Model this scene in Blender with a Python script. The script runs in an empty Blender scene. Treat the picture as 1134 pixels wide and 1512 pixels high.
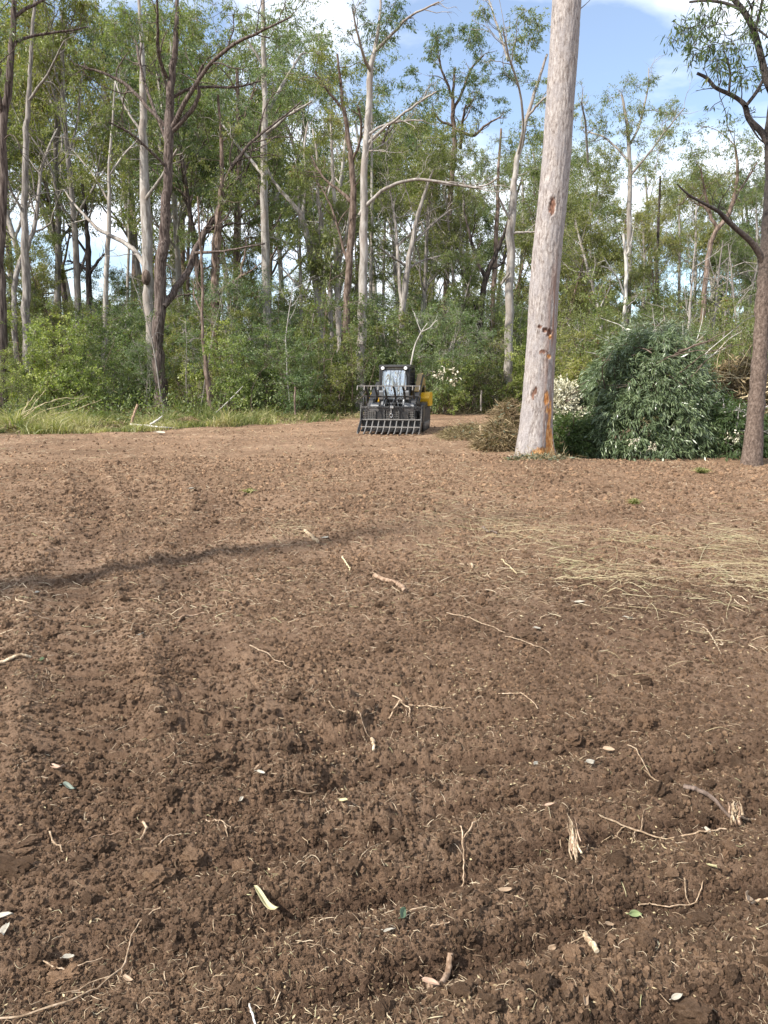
import bpy, math, random
import numpy as np
from mathutils import Vector

R = math.radians
scene = bpy.context.scene
RNG = np.random.default_rng(7)
random.seed(7)

# ------------------------------------------------------------------ camera, sky, sun, exposure
CAM_H, PITCH, F = 1.6, R(10.2), 1092.0
cam_d = bpy.data.cameras.new("camera")
cam = bpy.data.objects.new("camera", cam_d)
scene.collection.objects.link(cam)
cam.location = (0, 0, CAM_H)
cam.rotation_euler = (math.pi / 2 - PITCH, 0, 0)
cam_d.sensor_fit = 'VERTICAL'
cam_d.sensor_height = 36.0
cam_d.lens = 36.0 * F / 1512.0
cam_d.clip_start = 0.05
cam_d.clip_end = 2000
scene.camera = cam

SUN_EL, SUN_AZ = R(43), R(238)          # azimuth clockwise from +Y: behind and to the west of the camera
world = bpy.data.worlds.new("World")
scene.world = world
world.use_nodes = True
nt = world.node_tree
nt.nodes.clear()
def N(nt, t, **kw):
    n = nt.nodes.new(t)
    for k, v in kw.items():
        setattr(n, k, v)
    return n
wo = N(nt, 'ShaderNodeOutputWorld'); bg = N(nt, 'ShaderNodeBackground')
sky = N(nt, 'ShaderNodeTexSky', sky_type='NISHITA', sun_disc=False)
sky.sun_elevation = SUN_EL; sky.sun_rotation = SUN_AZ
sky.air_density = 1.0; sky.dust_density = 0.25; sky.ozone_density = 2.0
bg.inputs['Strength'].default_value = 0.12
tc = N(nt, 'ShaderNodeTexCoord')
mp = N(nt, 'ShaderNodeMapping'); mp.inputs['Scale'].default_value = (1.0, 1.0, 2.6)
mp.inputs['Location'].default_value = (3.3, 0.35, 0.2)
n1 = N(nt, 'ShaderNodeTexNoise'); n1.inputs['Scale'].default_value = 2.3; n1.inputs['Detail'].default_value = 7
n1.inputs['Roughness'].default_value = 0.52; n1.inputs['Distortion'].default_value = 0.25
cr = N(nt, 'ShaderNodeValToRGB')
cr.color_ramp.elements[0].position = 0.40; cr.color_ramp.elements[0].color = (0.10,) * 3 + (1,)
cr.color_ramp.elements[1].position = 0.56; cr.color_ramp.elements[1].color = (0.92,) * 3 + (1,)
mx = N(nt, 'ShaderNodeMix', data_type='RGBA')
mx.inputs[7].default_value = (7.2, 7.5, 8.0, 1)
L = nt.links.new
L(tc.outputs['Generated'], mp.inputs[0]); L(mp.outputs[0], n1.inputs['Vector']); L(n1.outputs[0], cr.inputs[0])
L(cr.outputs[0], mx.inputs[0]); L(sky.outputs[0], mx.inputs[6]); L(mx.outputs[2], bg.inputs['Color']); L(bg.outputs[0], wo.inputs[0])

sun_d = bpy.data.lights.new("sun", 'SUN'); sun_d.energy = 4.4; sun_d.angle = R(0.9); sun_d.color = (1.0, 0.94, 0.85)
sun = bpy.data.objects.new("sun", sun_d); scene.collection.objects.link(sun)
SUNV = Vector((math.sin(SUN_AZ) * math.cos(SUN_EL), math.cos(SUN_AZ) * math.cos(SUN_EL), math.sin(SUN_EL)))
sun.rotation_euler = (-SUNV).to_track_quat('-Z', 'Y').to_euler()
scene.view_settings.view_transform = 'Standard'
scene.view_settings.look = 'None'
scene.view_settings.exposure = 0.95
scene.view_settings.gamma = 1
scene.view_settings.use_curve_mapping = False
scene.cycles.max_bounces = 6
scene.cycles.diffuse_bounces = 3
scene.cycles.transmission_bounces = 4
scene.cycles.transparent_max_bounces = 4

# ------------------------------------------------------------------ from a pixel of the photograph to a place
cp, sp = math.cos(PITCH), math.sin(PITCH)
def ray(px, py):
    a = (px - 567.0) / F; b = -(py - 756.0) / F
    return np.array([a, cp + b * sp, -sp + b * cp])
def P(px, py, Y):
    d = ray(px, py)
    return np.array([0, 0, CAM_H]) + d * (Y / d[1])
def G(px, py):
    d = ray(px, py)
    p = np.array([0, 0, CAM_H]) + d * (CAM_H / -d[2])
    return p

# ------------------------------------------------------------------ mesh helpers
def make_mesh(name, verts, parts, mats, attrs=None, smooth=True):
    """parts: list of (faces array (M,k), material index)"""
    me = bpy.data.meshes.new(name)
    verts = np.asarray(verts, dtype=np.float32)
    me.vertices.add(len(verts)); me.vertices.foreach_set('co', verts.ravel())
    parts = [(np.asarray(f, dtype=np.int32), m) for f, m in parts if len(f)]
    if parts:
        loops = np.concatenate([f.ravel() for f, m in parts])
        tot = np.concatenate([np.full(len(f), f.shape[1], dtype=np.int32) for f, m in parts])
        start = np.concatenate([[0], np.cumsum(tot)[:-1]]).astype(np.int32)
        mi = np.concatenate([np.full(len(f), m, dtype=np.int32) for f, m in parts])
        me.loops.add(len(loops)); me.loops.foreach_set('vertex_index', loops)
        me.polygons.add(len(tot)); me.polygons.foreach_set('loop_start', start); me.polygons.foreach_set('loop_total', tot)
        me.polygons.foreach_set('material_index', mi)
        me.polygons.foreach_set('use_smooth', np.full(len(tot), smooth))
    for m in mats:
        me.materials.append(m)
    for k, v in (attrs or {}).items():
        a = me.attributes.new(k, 'FLOAT', 'POINT'); a.data.foreach_set('value', np.asarray(v, dtype=np.float32))
    me.update(calc_edges=True)
    return me
def link(name, data, parent=None, loc=None, rot=None):
    o = bpy.data.objects.new(name, data)
    scene.collection.objects.link(o)
    if parent is not None: o.parent = parent
    if loc is not None: o.location = loc
    if rot is not None: o.rotation_euler = rot
    return o
def tag(o, label=None, cat=None, group=None, kind=None):
    if label: o['label'] = label
    if cat: o['category'] = cat
    if group: o['group'] = group
    if kind: o['kind'] = kind
    return o

class MB:
    """collects tubes, boxes, leaves in numpy and builds one mesh"""
    def __init__(s):
        s.v = []; s.f = {}; s.n = 0; s.t = []
    def add(s, v, f, mat=0, tint=None):
        v = np.asarray(v, dtype=float); f = np.asarray(f)
        s.v.append(v); s.f.setdefault((f.shape[1], mat), []).append(f + s.n); s.n += len(v)
        s.t.append(np.full(len(v), 0.5) if tint is None else np.broadcast_to(tint, len(v)))
        return s
    def tube(s, pts, rad, sides=6, mat=0, cap=False, tint=None):
        pts = np.asarray(pts, float); n = len(pts)
        rad = np.broadcast_to(np.asarray(rad, float), n)
        tan = np.gradient(pts, axis=0); tan /= np.linalg.norm(tan, axis=1, keepdims=True) + 1e-9
        ref = np.array([0.0, 0, 1]) if abs(tan[0][2]) < 0.9 else np.array([1.0, 0, 0])
        rings = np.zeros((n, sides, 3)); a = np.arange(sides) * 2 * math.pi / sides
        u = np.cross(tan[0], ref); u /= np.linalg.norm(u)
        for i in range(n):
            u = u - tan[i] * np.dot(u, tan[i]); u /= np.linalg.norm(u) + 1e-9
            w = np.cross(tan[i], u)
            rings[i] = pts[i] + rad[i] * (np.cos(a)[:, None] * u + np.sin(a)[:, None] * w)
        idx = np.arange(n * sides).reshape(n, sides)
        f = np.stack([idx[:-1], np.roll(idx, -1, 1)[:-1], np.roll(idx, -1, 1)[1:], idx[1:]], -1).reshape(-1, 4)
        s.add(rings.reshape(-1, 3), f, mat, tint)
        if cap:
            for k, rev in ((0, True), (n - 1, False)):
                c = pts[k] + tan[k] * (rad[k] * 0.15) * (-1 if k == 0 else 1)
                vv = np.vstack([rings[k], c[None]]); i = np.arange(sides); j = (i + 1) % sides
                ff = np.stack([i, j, np.full(sides, sides)], -1)
                if rev: ff = ff[:, ::-1]
                s.add(vv, ff, mat, tint)
        return s
    def box(s, c, size, mat=0, rot=None):
        c = np.asarray(c, float); h = np.asarray(size, float) / 2
        b = np.array([[x, y, z] for x in (-1, 1) for y in (-1, 1) for z in (-1, 1)], float)
        # small chamfer: an eight-corner box with bevelled look comes from the bevel modifier set by the caller
        v = b * h
        if rot is not None: v = v @ np.array(rot).T
        f = [[0, 1, 3, 2], [4, 6, 7, 5], [0, 4, 5, 1], [2, 3, 7, 6], [0, 2, 6, 4], [1, 5, 7, 3]]
        return s.add(v + c, f, mat)
    def prism(s, prof, x0, x1, mat=0, axis='x'):
        """profile of (a,b) pairs extruded along an axis; x: (y,z), y: (x,z)"""
        n = len(prof); v = []
        for e in (x0, x1):
            for a, b in prof:
                v.append((e, a, b) if axis == 'x' else (a, e, b) if axis == 'y' else (a, b, e))
        side = [[i, (i + 1) % n, (i + 1) % n + n, i + n] for i in range(n)]
        s.add(v, side, mat)
        s.add(v[:n], [list(range(n))], mat); s.add(v[n:], [list(range(n))[::-1]], mat)
        return s
    def mesh(s, name, mats, smooth=True, attr=True):
        V = np.concatenate(s.v) if s.v else np.zeros((0, 3))
        parts = [(np.concatenate(fl), m) for (k, m), fl in s.f.items()]
        return make_mesh(name, V, parts, mats, {'tint': np.concatenate(s.t)} if attr and s.v else None, smooth)
    def build(s, name, mats, parent=None, smooth=True, bevel=0):
        if not isinstance(mats, (list, tuple)): mats = [mats]
        o = link(name, s.mesh(name, mats, smooth), parent)
        if bevel:
            b = o.modifiers.new('bevel', 'BEVEL'); b.width = bevel; b.segments = 2; b.limit_method = 'ANGLE'
        return o
def nrm(v):
    return v / (np.linalg.norm(v, axis=-1, keepdims=True) + 1e-9)

# ------------------------------------------------------------------ noise in numpy
def _h(ix, iy, seed):
    n = (ix.astype(np.int64) * 374761393 + iy.astype(np.int64) * 668265263 + seed * 1274126177) & 0xFFFFFFFF
    n = ((n ^ (n >> 13)) * 1274126177) & 0xFFFFFFFF
    n = n ^ (n >> 16)
    return (n & 0xFFFFFF) / float(0xFFFFFF)
def vnoise(x, y, seed=0):
    ix, iy = np.floor(x), np.floor(y); fx, fy = x - ix, y - iy
    ux = fx * fx * fx * (fx * (fx * 6 - 15) + 10); uy = fy * fy * fy * (fy * (fy * 6 - 15) + 10)
    a = _h(ix, iy, seed); b = _h(ix + 1, iy, seed); c = _h(ix, iy + 1, seed); d = _h(ix + 1, iy + 1, seed)
    return (a + (b - a) * ux) * (1 - uy) + (c + (d - c) * ux) * uy
def fbm(x, y, seed=0, octv=4, rough=0.5):
    t = 0; a = 1; s = 0
    for i in range(octv):
        t = t + a * vnoise(x * 2 ** i + 17 * i, y * 2 ** i - 9 * i, seed + i); s += a; a *= rough
    return t / s
def domes(x, y, s, seed, prob=0.8):
    gx, gy = x / s, y / s; ix, iy = np.floor(gx), np.floor(gy)
    best = np.zeros_like(x)
    for dx in (-1, 0, 1):
        for dy in (-1, 0, 1):
            cx, cy = ix + dx, iy + dy
            px = cx + _h(cx, cy, seed); py = cy + _h(cx, cy, seed + 1)
            r = 0.28 + 0.42 * _h(cx, cy, seed + 2) ** 1.5
            on = _h(cx, cy, seed + 3) < prob
            d2 = ((gx - px) ** 2 + (gy - py) ** 2) / (r * r)
            best = np.maximum(best, np.where(on & (d2 < 1), np.sqrt(np.maximum(0, 1 - d2)) * r, 0))
    return best * s
def sstep(a, b, x):
    t = np.clip((x - a) / (b - a), 0, 1); return t * t * (3 - 2 * t)

# clearing edge: beyond this y the tilled soil gives way to the forest floor
EDGE_X = [-60, -14, -11.5, -8, -5.5, -3, 0, 4, 7, 10, 14, 60]
EDGE_Y = [20, 21.5, 22.3, 23.6, 26, 29.5, 31.5, 34, 32, 26, 22, 22]
def soil_mask(x, y):
    e = np.interp(x, EDGE_X, EDGE_Y) + (fbm(x * 0.9, y * 0.9, 31, 5, .62) - 0.5) * 3.4
    return 1 - sstep(-0.5, 0.7, y - e)
def height(x, y, res=None):
    x = np.asarray(x, float); y = np.asarray(y, float)
    r = np.hypot(x, y)
    if res is None: res = r * 0.004
    soil = soil_mask(x, y)
    h = (fbm(x / 3.1, y / 3.1, 3, 3) - 0.5) * 0.16 + (fbm(x / 0.8, y / 0.8, 9, 2) - 0.5) * 0.05
    # rake furrows crossing the near ground
    near = (1 - sstep(2.9, 4.0, y + .25 * x)) * (.35 + .65 * sstep(-.9, .1, x + (y - 2) * .4))
    s = y * math.cos(R(19)) - x * math.sin(R(19)) + (fbm(x / 0.7, y / 0.7, 41, 2) - 0.5) * 0.16
    w = np.sin(s * 2 * math.pi / 0.34)
    h += near * (w + .25 * np.sin(s * 4 * math.pi / 0.34 + 1)) * 0.056 * (0.45 + fbm(x / 1.1, y / 1.1, 44, 2))
    # wheel and track marks running away along the west side
    for (xa, ya, xb, yb, wd, dp) in ((-1.25, 2.8, -5.0, 12.5, 0.22, 0.05), (-0.75, 2.8, -3.1, 12.5, 0.18, 0.03), (-2.3, 3.0, -7.6, 12.5, 0.2, 0.03)):
        k = (xb - xa) / (yb - ya); xc = xa + (y - ya) * k
        d = (x - xc - 0.12 * np.sin(y * 0.8)) / math.hypot(1, k)
        on = sstep(2.2, 2.9, y) * (1 - sstep(12, 17, y))
        h -= on * dp * np.exp(-(d / wd) ** 4) * (0.75 + 0.25 * np.sign(np.sin(y * 2 * math.pi / 0.17)))
        h += on * dp * 0.5 * np.exp(-((np.abs(d) - wd * 1.5) / 0.07) ** 2)
    # a low windrow beside the dark band in the middle distance and humps to the east
    h += 0.16 * np.exp(-(((x - 3.0) / 2.5) ** 2 + ((y - 4.9) / 1.0) ** 2))
    h += 0.12 * np.exp(-(((x - 3.4) / 1.2) ** 2 + ((y - 13.9) / 0.9) ** 2))
    # crumbs and clods
    wx = x + (fbm(x / 0.07, y / 0.07, 5, 4, .65) - 0.5) * 0.11; wy = y + (fbm(x / 0.07, y / 0.07, 6, 4, .65) - 0.5) * 0.11
    rough = 0.16 + 2.0 * fbm(x / 0.9 + 5, y / 0.9, 15, 4) ** 2.2 + 0.15 * near
    det = 0
    for i, (sz, amp, pr) in enumerate(((0.30, 0.18, 0.08), (0.15, 0.24, 0.10), (0.075, 0.30, 0.14), (0.038, 0.5, 0.4), (0.02, 0.55, 0.6))):
        fade = 1 - sstep(sz * 0.22, sz * 0.8, res)
        if np.max(fade) <= 0: continue
        dm = domes(wx + i * 3.3, wy - i * 1.7, sz, 100 + i * 10, pr)
        det = det + np.minimum(dm, sz * .26) * amp * fade * (.6 + .8 * vnoise(x / sz * 2.3, y / sz * 2.3, 300 + i))
    t1 = np.abs(fbm(wx / 0.085, wy / 0.085, 71, 6, .74) - 0.5) * 2
    det = det + (t1 - 0.3) * 0.044 * (1 - 0.6 * sstep(0.02, 0.08, res))
    t3 = np.abs(fbm(wx / 0.028, wy / 0.028, 73, 3, .7) - 0.5) * 2
    det = det + (t3 - 0.3) * 0.020 * (1 - sstep(0.008, 0.02, res))
    t2 = np.abs(fbm(wx / 0.24, wy / 0.24, 75, 3, 0.6) - 0.5) * 2
    det = det + (0.4 - t2) * 0.055
    fr = sstep(8, 14, r)
    if np.max(fr) > 0: det = det + fr * (fbm(x / 0.45, y / 0.45, 78, 4, 0.7) - 0.5) * 0.09
    h += (det - 0.03) * rough * (0.25 + 0.75 * soil)
    return h
def damp_and_shade(x, y):  # damp patches, darker tracks, and furrow shading painted into the soil colour
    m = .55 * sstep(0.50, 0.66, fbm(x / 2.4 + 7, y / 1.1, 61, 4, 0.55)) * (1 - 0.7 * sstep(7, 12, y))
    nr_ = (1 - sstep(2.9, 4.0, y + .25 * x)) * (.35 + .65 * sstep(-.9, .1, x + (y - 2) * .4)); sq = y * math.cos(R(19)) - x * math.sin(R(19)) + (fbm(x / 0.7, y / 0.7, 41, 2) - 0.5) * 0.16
    m = np.maximum(m * .7, nr_ * sstep(-.2, .7, -np.sin(sq * 2 * math.pi / 0.34)) * (.5 + .9 * fbm(x / .5, y / .5, 64, 3)))  # dark stripes in the troughs: furrow shade put into the colour
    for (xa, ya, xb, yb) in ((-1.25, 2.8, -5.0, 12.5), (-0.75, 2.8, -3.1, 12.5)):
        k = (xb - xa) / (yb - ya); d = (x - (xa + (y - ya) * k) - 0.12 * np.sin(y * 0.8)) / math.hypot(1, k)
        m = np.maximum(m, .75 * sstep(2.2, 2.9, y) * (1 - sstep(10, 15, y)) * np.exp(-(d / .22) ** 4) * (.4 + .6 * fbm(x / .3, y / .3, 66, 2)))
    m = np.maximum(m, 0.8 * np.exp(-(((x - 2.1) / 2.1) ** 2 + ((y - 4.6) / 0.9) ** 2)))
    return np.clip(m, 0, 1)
def gz(x, y):
    return float(height(np.array([x]), np.array([y]))[0])

# ------------------------------------------------------------------ materials
def mat(name):
    m = bpy.data.materials.new(name); m.use_nodes = True
    nt = m.node_tree; b = nt.nodes['Principled BSDF']
    return m, nt, b
def ramp(nt, fac, cols):
    r = N(nt, 'ShaderNodeValToRGB'); e = r.color_ramp.elements
    e[0].position = cols[0][0]; e[0].color = (*cols[0][1], 1); e[1].position = cols[-1][0]; e[1].color = (*cols[-1][1], 1)
    for p, c in cols[1:-1]:
        k = e.new(p); k.color = (*c, 1)
    nt.links.new(fac, r.inputs[0]); return r.outputs[0]
def noise(nt, vec, scale, detail=4, rough=0.5, dist=0.0):
    n = N(nt, 'ShaderNodeTexNoise'); n.inputs['Scale'].default_value = scale; n.inputs['Detail'].default_value = detail
    n.inputs['Roughness'].default_value = rough; n.inputs['Distortion'].default_value = dist
    if vec is not None: nt.links.new(vec, n.inputs['Vector'])
    return n.outputs[0]
def mapping(nt, scale, coord='Object'):
    t = N(nt, 'ShaderNodeTexCoord'); m = N(nt, 'ShaderNodeMapping'); m.inputs['Scale'].default_value = scale
    nt.links.new(t.outputs[coord], m.inputs[0]); return m.outputs[0]
def mixc(nt, fac, a, b, mode='MIX'):
    m = N(nt, 'ShaderNodeMix', data_type='RGBA', blend_type=mode)
    for s, v in ((m.inputs[0], fac), (m.inputs[6], a), (m.inputs[7], b)):
        if isinstance(v, (int, float)): s.default_value = v
        elif isinstance(v, tuple): s.default_value = (*v, 1)
        else: nt.links.new(v, s)
    return m.outputs[2]
def bump(nt, b, h, strength, dist):
    n = N(nt, 'ShaderNodeBump'); n.inputs['Strength'].default_value = strength; n.inputs['Distance'].default_value = dist
    nt.links.new(h, n.inputs['Height']); nt.links.new(n.outputs[0], b.inputs['Normal'])
def attr(nt, name):
    a = N(nt, 'ShaderNodeAttribute'); a.attribute_name = name; return a.outputs['Fac']
def objrand(nt):
    return N(nt, 'ShaderNodeObjectInfo').outputs['Random']

def soil_material(name, floor=True):
    m, nt, b = mat(name)
    v = mapping(nt, (1, 1, 1), 'Object')
    n1 = noise(nt, v, 0.55, 5, 0.6, 0.4); n2 = noise(nt, v, 9, 6, 0.65); n3 = noise(nt, v, 90, 4, 0.7)
    base = ramp(nt, n1, [(0.32, (0.222, 0.144, 0.094)), (0.5, (0.300, 0.198, 0.130)), (0.68, (0.395, 0.272, 0.184))])
    fine = ramp(nt, n2, [(0.25, (0.62, 0.58, 0.56)), (0.55, (1, 1, 1)), (0.8, (1.28, 1.25, 1.2))])
    c = mixc(nt, 1.0, base, fine, 'MULTIPLY')
    n4 = noise(nt, v, 16, 5, 0.75, 0.5)
    c = mixc(nt, 0.9, c, ramp(nt, n4, [(0.36, (0.60, 0.56, 0.54)), (0.46, (0.98, 0.98, 0.98)), (0.58, (1.04, 1.04, 1.04)), (0.70, (1.45, 1.42, 1.35))]), 'MULTIPLY')
    g = ramp(nt, n3, [(0.3, (0.66, 0.64, 0.62)), (0.62, (1.06, 1.05, 1.04)), (0.78, (1.5, 1.45, 1.38))])
    c = mixc(nt, 0.85, c, g, 'MULTIPLY')
    if not floor:
        c = mixc(nt, 1.0, c, ramp(nt, objrand(nt), [(0.0, (.62, .60, .58)), (.45, (1.05, 1.04, 1.02)), (.8, (1.4, 1.38, 1.33)), (1.0, (1.95, 1.9, 1.8))]), 'MULTIPLY')
        wa = N(nt, 'ShaderNodeAttribute'); wa.attribute_type = 'INSTANCER'; wa.attribute_name = 'wet_shade'
        c = mixc(nt, wa.outputs['Fac'], c, mixc(nt, 1.0, c, (0.58, 0.56, 0.57), 'MULTIPLY'))  # crumbs take the same damp and painted furrow shade
    if floor:
        fl = ramp(nt, noise(nt, v, 2.2, 5, 0.6), [(0.3, (0.06, 0.045, 0.028)), (0.5, (0.10, 0.085, 0.04)), (0.7, (0.13, 0.11, 0.06))])
        c = mixc(nt, attr(nt, 'soil'), fl, c)
        # sun-dried rust-brown crust further out
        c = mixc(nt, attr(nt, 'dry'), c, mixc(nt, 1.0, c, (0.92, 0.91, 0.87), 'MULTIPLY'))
        c = mixc(nt, attr(nt, 'moist_shade'), c, mixc(nt, 1.0, c, (0.58, 0.56, 0.57), 'MULTIPLY'))  # darkens damp soil and paints shade into the furrow troughs
    nt.links.new(c, b.inputs['Base Color'])
    b.inputs['Roughness'].default_value = 0.95; b.inputs['Specular IOR Level'].default_value = 0.15
    hh = N(nt, 'ShaderNodeMath', operation='ADD')
    nt.links.new(noise(nt, v, 60, 6, 0.75), hh.inputs[0]); nt.links.new(noise(nt, v, 210, 3, 0.7), hh.inputs[1])
    bump(nt, b, hh.outputs[0], 1.0, 0.018)
    return m
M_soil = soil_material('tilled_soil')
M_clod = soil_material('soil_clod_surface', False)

def leaf_mat(name, a, b_, c_, rough=0.45, trans=0.4, spec=0.4, brown=(0.16, 0.09, 0.04)):
    m, nt, b = mat(name)
    t = attr(nt, 'tint')
    col = ramp(nt, t, [(0.0, a), (0.55, b_), (0.93, c_), (1.0, brown)])
    hs = N(nt, 'ShaderNodeHueSaturation')
    r = objrand(nt)
    mr = N(nt, 'ShaderNodeMapRange'); mr.inputs[3].default_value = 0.485; mr.inputs[4].default_value = 0.52; nt.links.new(r, mr.inputs[0]); nt.links.new(mr.outputs[0], hs.inputs['Hue'])
    mv = N(nt, 'ShaderNodeMapRange'); mv.inputs[3].default_value = 1.2; mv.inputs[4].default_value = 0.85; nt.links.new(r, mv.inputs[0]); nt.links.new(mv.outputs[0], hs.inputs['Value'])
    nt.links.new(col, hs.inputs['Color'])
    nt.links.new(hs.outputs[0], b.inputs['Base Color'])
    b.inputs['Roughness'].default_value = rough; b.inputs['Specular IOR Level'].default_value = spec
    tr = N(nt, 'ShaderNodeBsdfTranslucent'); g = N(nt, 'ShaderNodeMixShader'); g.inputs[0].default_value = trans
    tcol = mixc(nt, 1.0, hs.outputs[0], (1.3, 1.5, 0.6), 'MULTIPLY')
    nt.links.new(tcol, tr.inputs['Color'])
    out = nt.nodes['Material Output']
    nt.links.new(b.outputs[0], g.inputs[1]); nt.links.new(tr.outputs[0], g.inputs[2]); nt.links.new(g.outputs[0], out.inputs['Surface'])
    return m
ML = {
    'gum':    leaf_mat('gum_leaf', (0.104, 0.130, 0.048), (0.165, 0.192, 0.070), (0.253, 0.270, 0.114)),
    'dark':   leaf_mat('dark_gum_leaf', (0.064, 0.092, 0.036), (0.101, 0.138, 0.054), (0.165, 0.194, 0.082)),
    'olive':  leaf_mat('olive_leaf', (0.126, 0.141, 0.043), (0.201, 0.206, 0.065), (0.295, 0.275, 0.098)),
    'mid':    leaf_mat('mid_green_leaf', (0.115, 0.148, 0.064), (0.194, 0.224, 0.098), (0.297, 0.317, 0.151)),
    'lime':   leaf_mat('lime_leaf', (0.158, 0.194, 0.066), (0.275, 0.306, 0.102), (0.410, 0.430, 0.156)),
    'blue':   leaf_mat('blue_green_leaf', (0.098, 0.140, 0.064), (0.167, 0.211, 0.098), (0.259, 0.293, 0.150)),
    'wattle': leaf_mat('wattle_leaf', (0.066, 0.099, 0.049), (0.130, 0.176, 0.091), (0.231, 0.282, 0.155), 0.32, 0.18, 0.6, (0.30, 0.31, 0.22)),
    'sage':   leaf_mat('sage_leaf', (0.085, 0.110, 0.075), (0.145, 0.175, 0.120), (0.22, 0.24, 0.17), 0.5, 0.2),
    'cream':  leaf_mat('cream_leaf', (0.42, 0.38, 0.27), (0.60, 0.56, 0.44), (0.72, 0.69, 0.58), 0.6, 0.04, 0.3, (0.4, 0.3, 0.2)),
    'tan':    leaf_mat('dead_leaf', (0.085, 0.058, 0.032), (0.19, 0.138, 0.078), (0.38, 0.30, 0.18), 0.7, 0.15, 0.2),
    'grass':  leaf_mat('grass_blade', (0.085, 0.105, 0.030), (0.190, 0.200, 0.075), (0.42, 0.37, 0.19), 0.5, 0.35, 0.3, (0.38, 0.32, 0.18)),
    'palm':   leaf_mat('palm_frond', (0.08, 0.12, 0.02), (0.19, 0.23, 0.03), (0.34, 0.34, 0.06), 0.4, 0.3),
}
def bark_mat(name, dark, mid, light, zs=0.12, scale=14, bstr=0.7, bd=0.03, patch=None, contrast=(0.35, 0.62)):
    m, nt, b = mat(name)
    v = mapping(nt, (1, 1, zs)); v1 = mapping(nt, (1, 1, 0.5))
    n1 = noise(nt, v, scale, 6, 0.6, 0.3); n2 = noise(nt, v1, 2.3, 4, 0.5)
    c = ramp(nt, n1, [(contrast[0], dark), (sum(contrast) / 2, mid), (contrast[1], light)])
    if patch: c = mixc(nt, ramp(nt, n2, [(0.48, (0, 0, 0)), (0.6, (0.8, 0.8, 0.8))]), c, patch)
    r = objrand(nt); mv = N(nt, 'ShaderNodeMapRange'); mv.inputs[3].default_value = 0.8; mv.inputs[4].default_value = 1.2
    nt.links.new(r, mv.inputs[0])
    hs = N(nt, 'ShaderNodeHueSaturation'); nt.links.new(mv.outputs[0], hs.inputs['Value']); nt.links.new(c, hs.inputs['Color'])
    nt.links.new(hs.outputs[0], b.inputs['Base Color']); b.inputs['Roughness'].default_value = 0.9
    b.inputs['Specular IOR Level'].default_value = 0.2
    bump(nt, b, n1, bstr, bd)
    return m
MB_ = {
    'iron':  bark_mat('ironbark', (0.030, 0.021, 0.018), (0.088, 0.066, 0.057), (0.175, 0.14, 0.122), 0.08, 16, 1.0, 0.06),
    'pale':  bark_mat('pale_gum_bark', (0.15, 0.13, 0.115), (0.28, 0.255, 0.23), (0.40, 0.375, 0.345), 0.2, 7, 0.4, 0.02, (0.26, 0.22, 0.19)),
    'grey':  bark_mat('grey_bark', (0.11, 0.095, 0.085), (0.22, 0.195, 0.175), (0.34, 0.31, 0.28), 0.12, 12, 0.8, 0.04),
    'brown': bark_mat('brown_bark', (0.055, 0.037, 0.028), (0.130, 0.094, 0.074), (0.225, 0.170, 0.140), 0.25, 12, 1.0, 0.04),
    'dark':  bark_mat('dark_bark', (0.020, 0.016, 0.014), (0.048, 0.038, 0.033), (0.10, 0.08, 0.07), 0.15, 14, 0.8, 0.03),
    'dead':  bark_mat('weathered_dead_wood', (0.22, 0.20, 0.18), (0.38, 0.355, 0.325), (0.52, 0.50, 0.46), 0.2, 10, 0.5, 0.01),
    'straw': bark_mat('straw', (0.34, 0.26, 0.15), (0.46, 0.37, 0.22), (0.58, 0.50, 0.34), 0.5, 12, 0.2, 0.002),
    'root':  bark_mat('root_skin', (0.20, 0.135, 0.085), (0.32, 0.23, 0.15), (0.46, 0.35, 0.25), 1, 60, 0.5, 0.003),
    'stick': bark_mat('stick_bark', (0.14, 0.085, 0.055), (0.27, 0.18, 0.12), (0.40, 0.29, 0.21), 1, 45, 0.8, 0.004),
    'split': bark_mat('split_wood', (0.16, 0.105, 0.065), (0.32, 0.235, 0.15), (0.50, 0.41, 0.29), 1, 40, 0.8, 0.004),
}
M_twig = MB_['grey']

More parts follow.
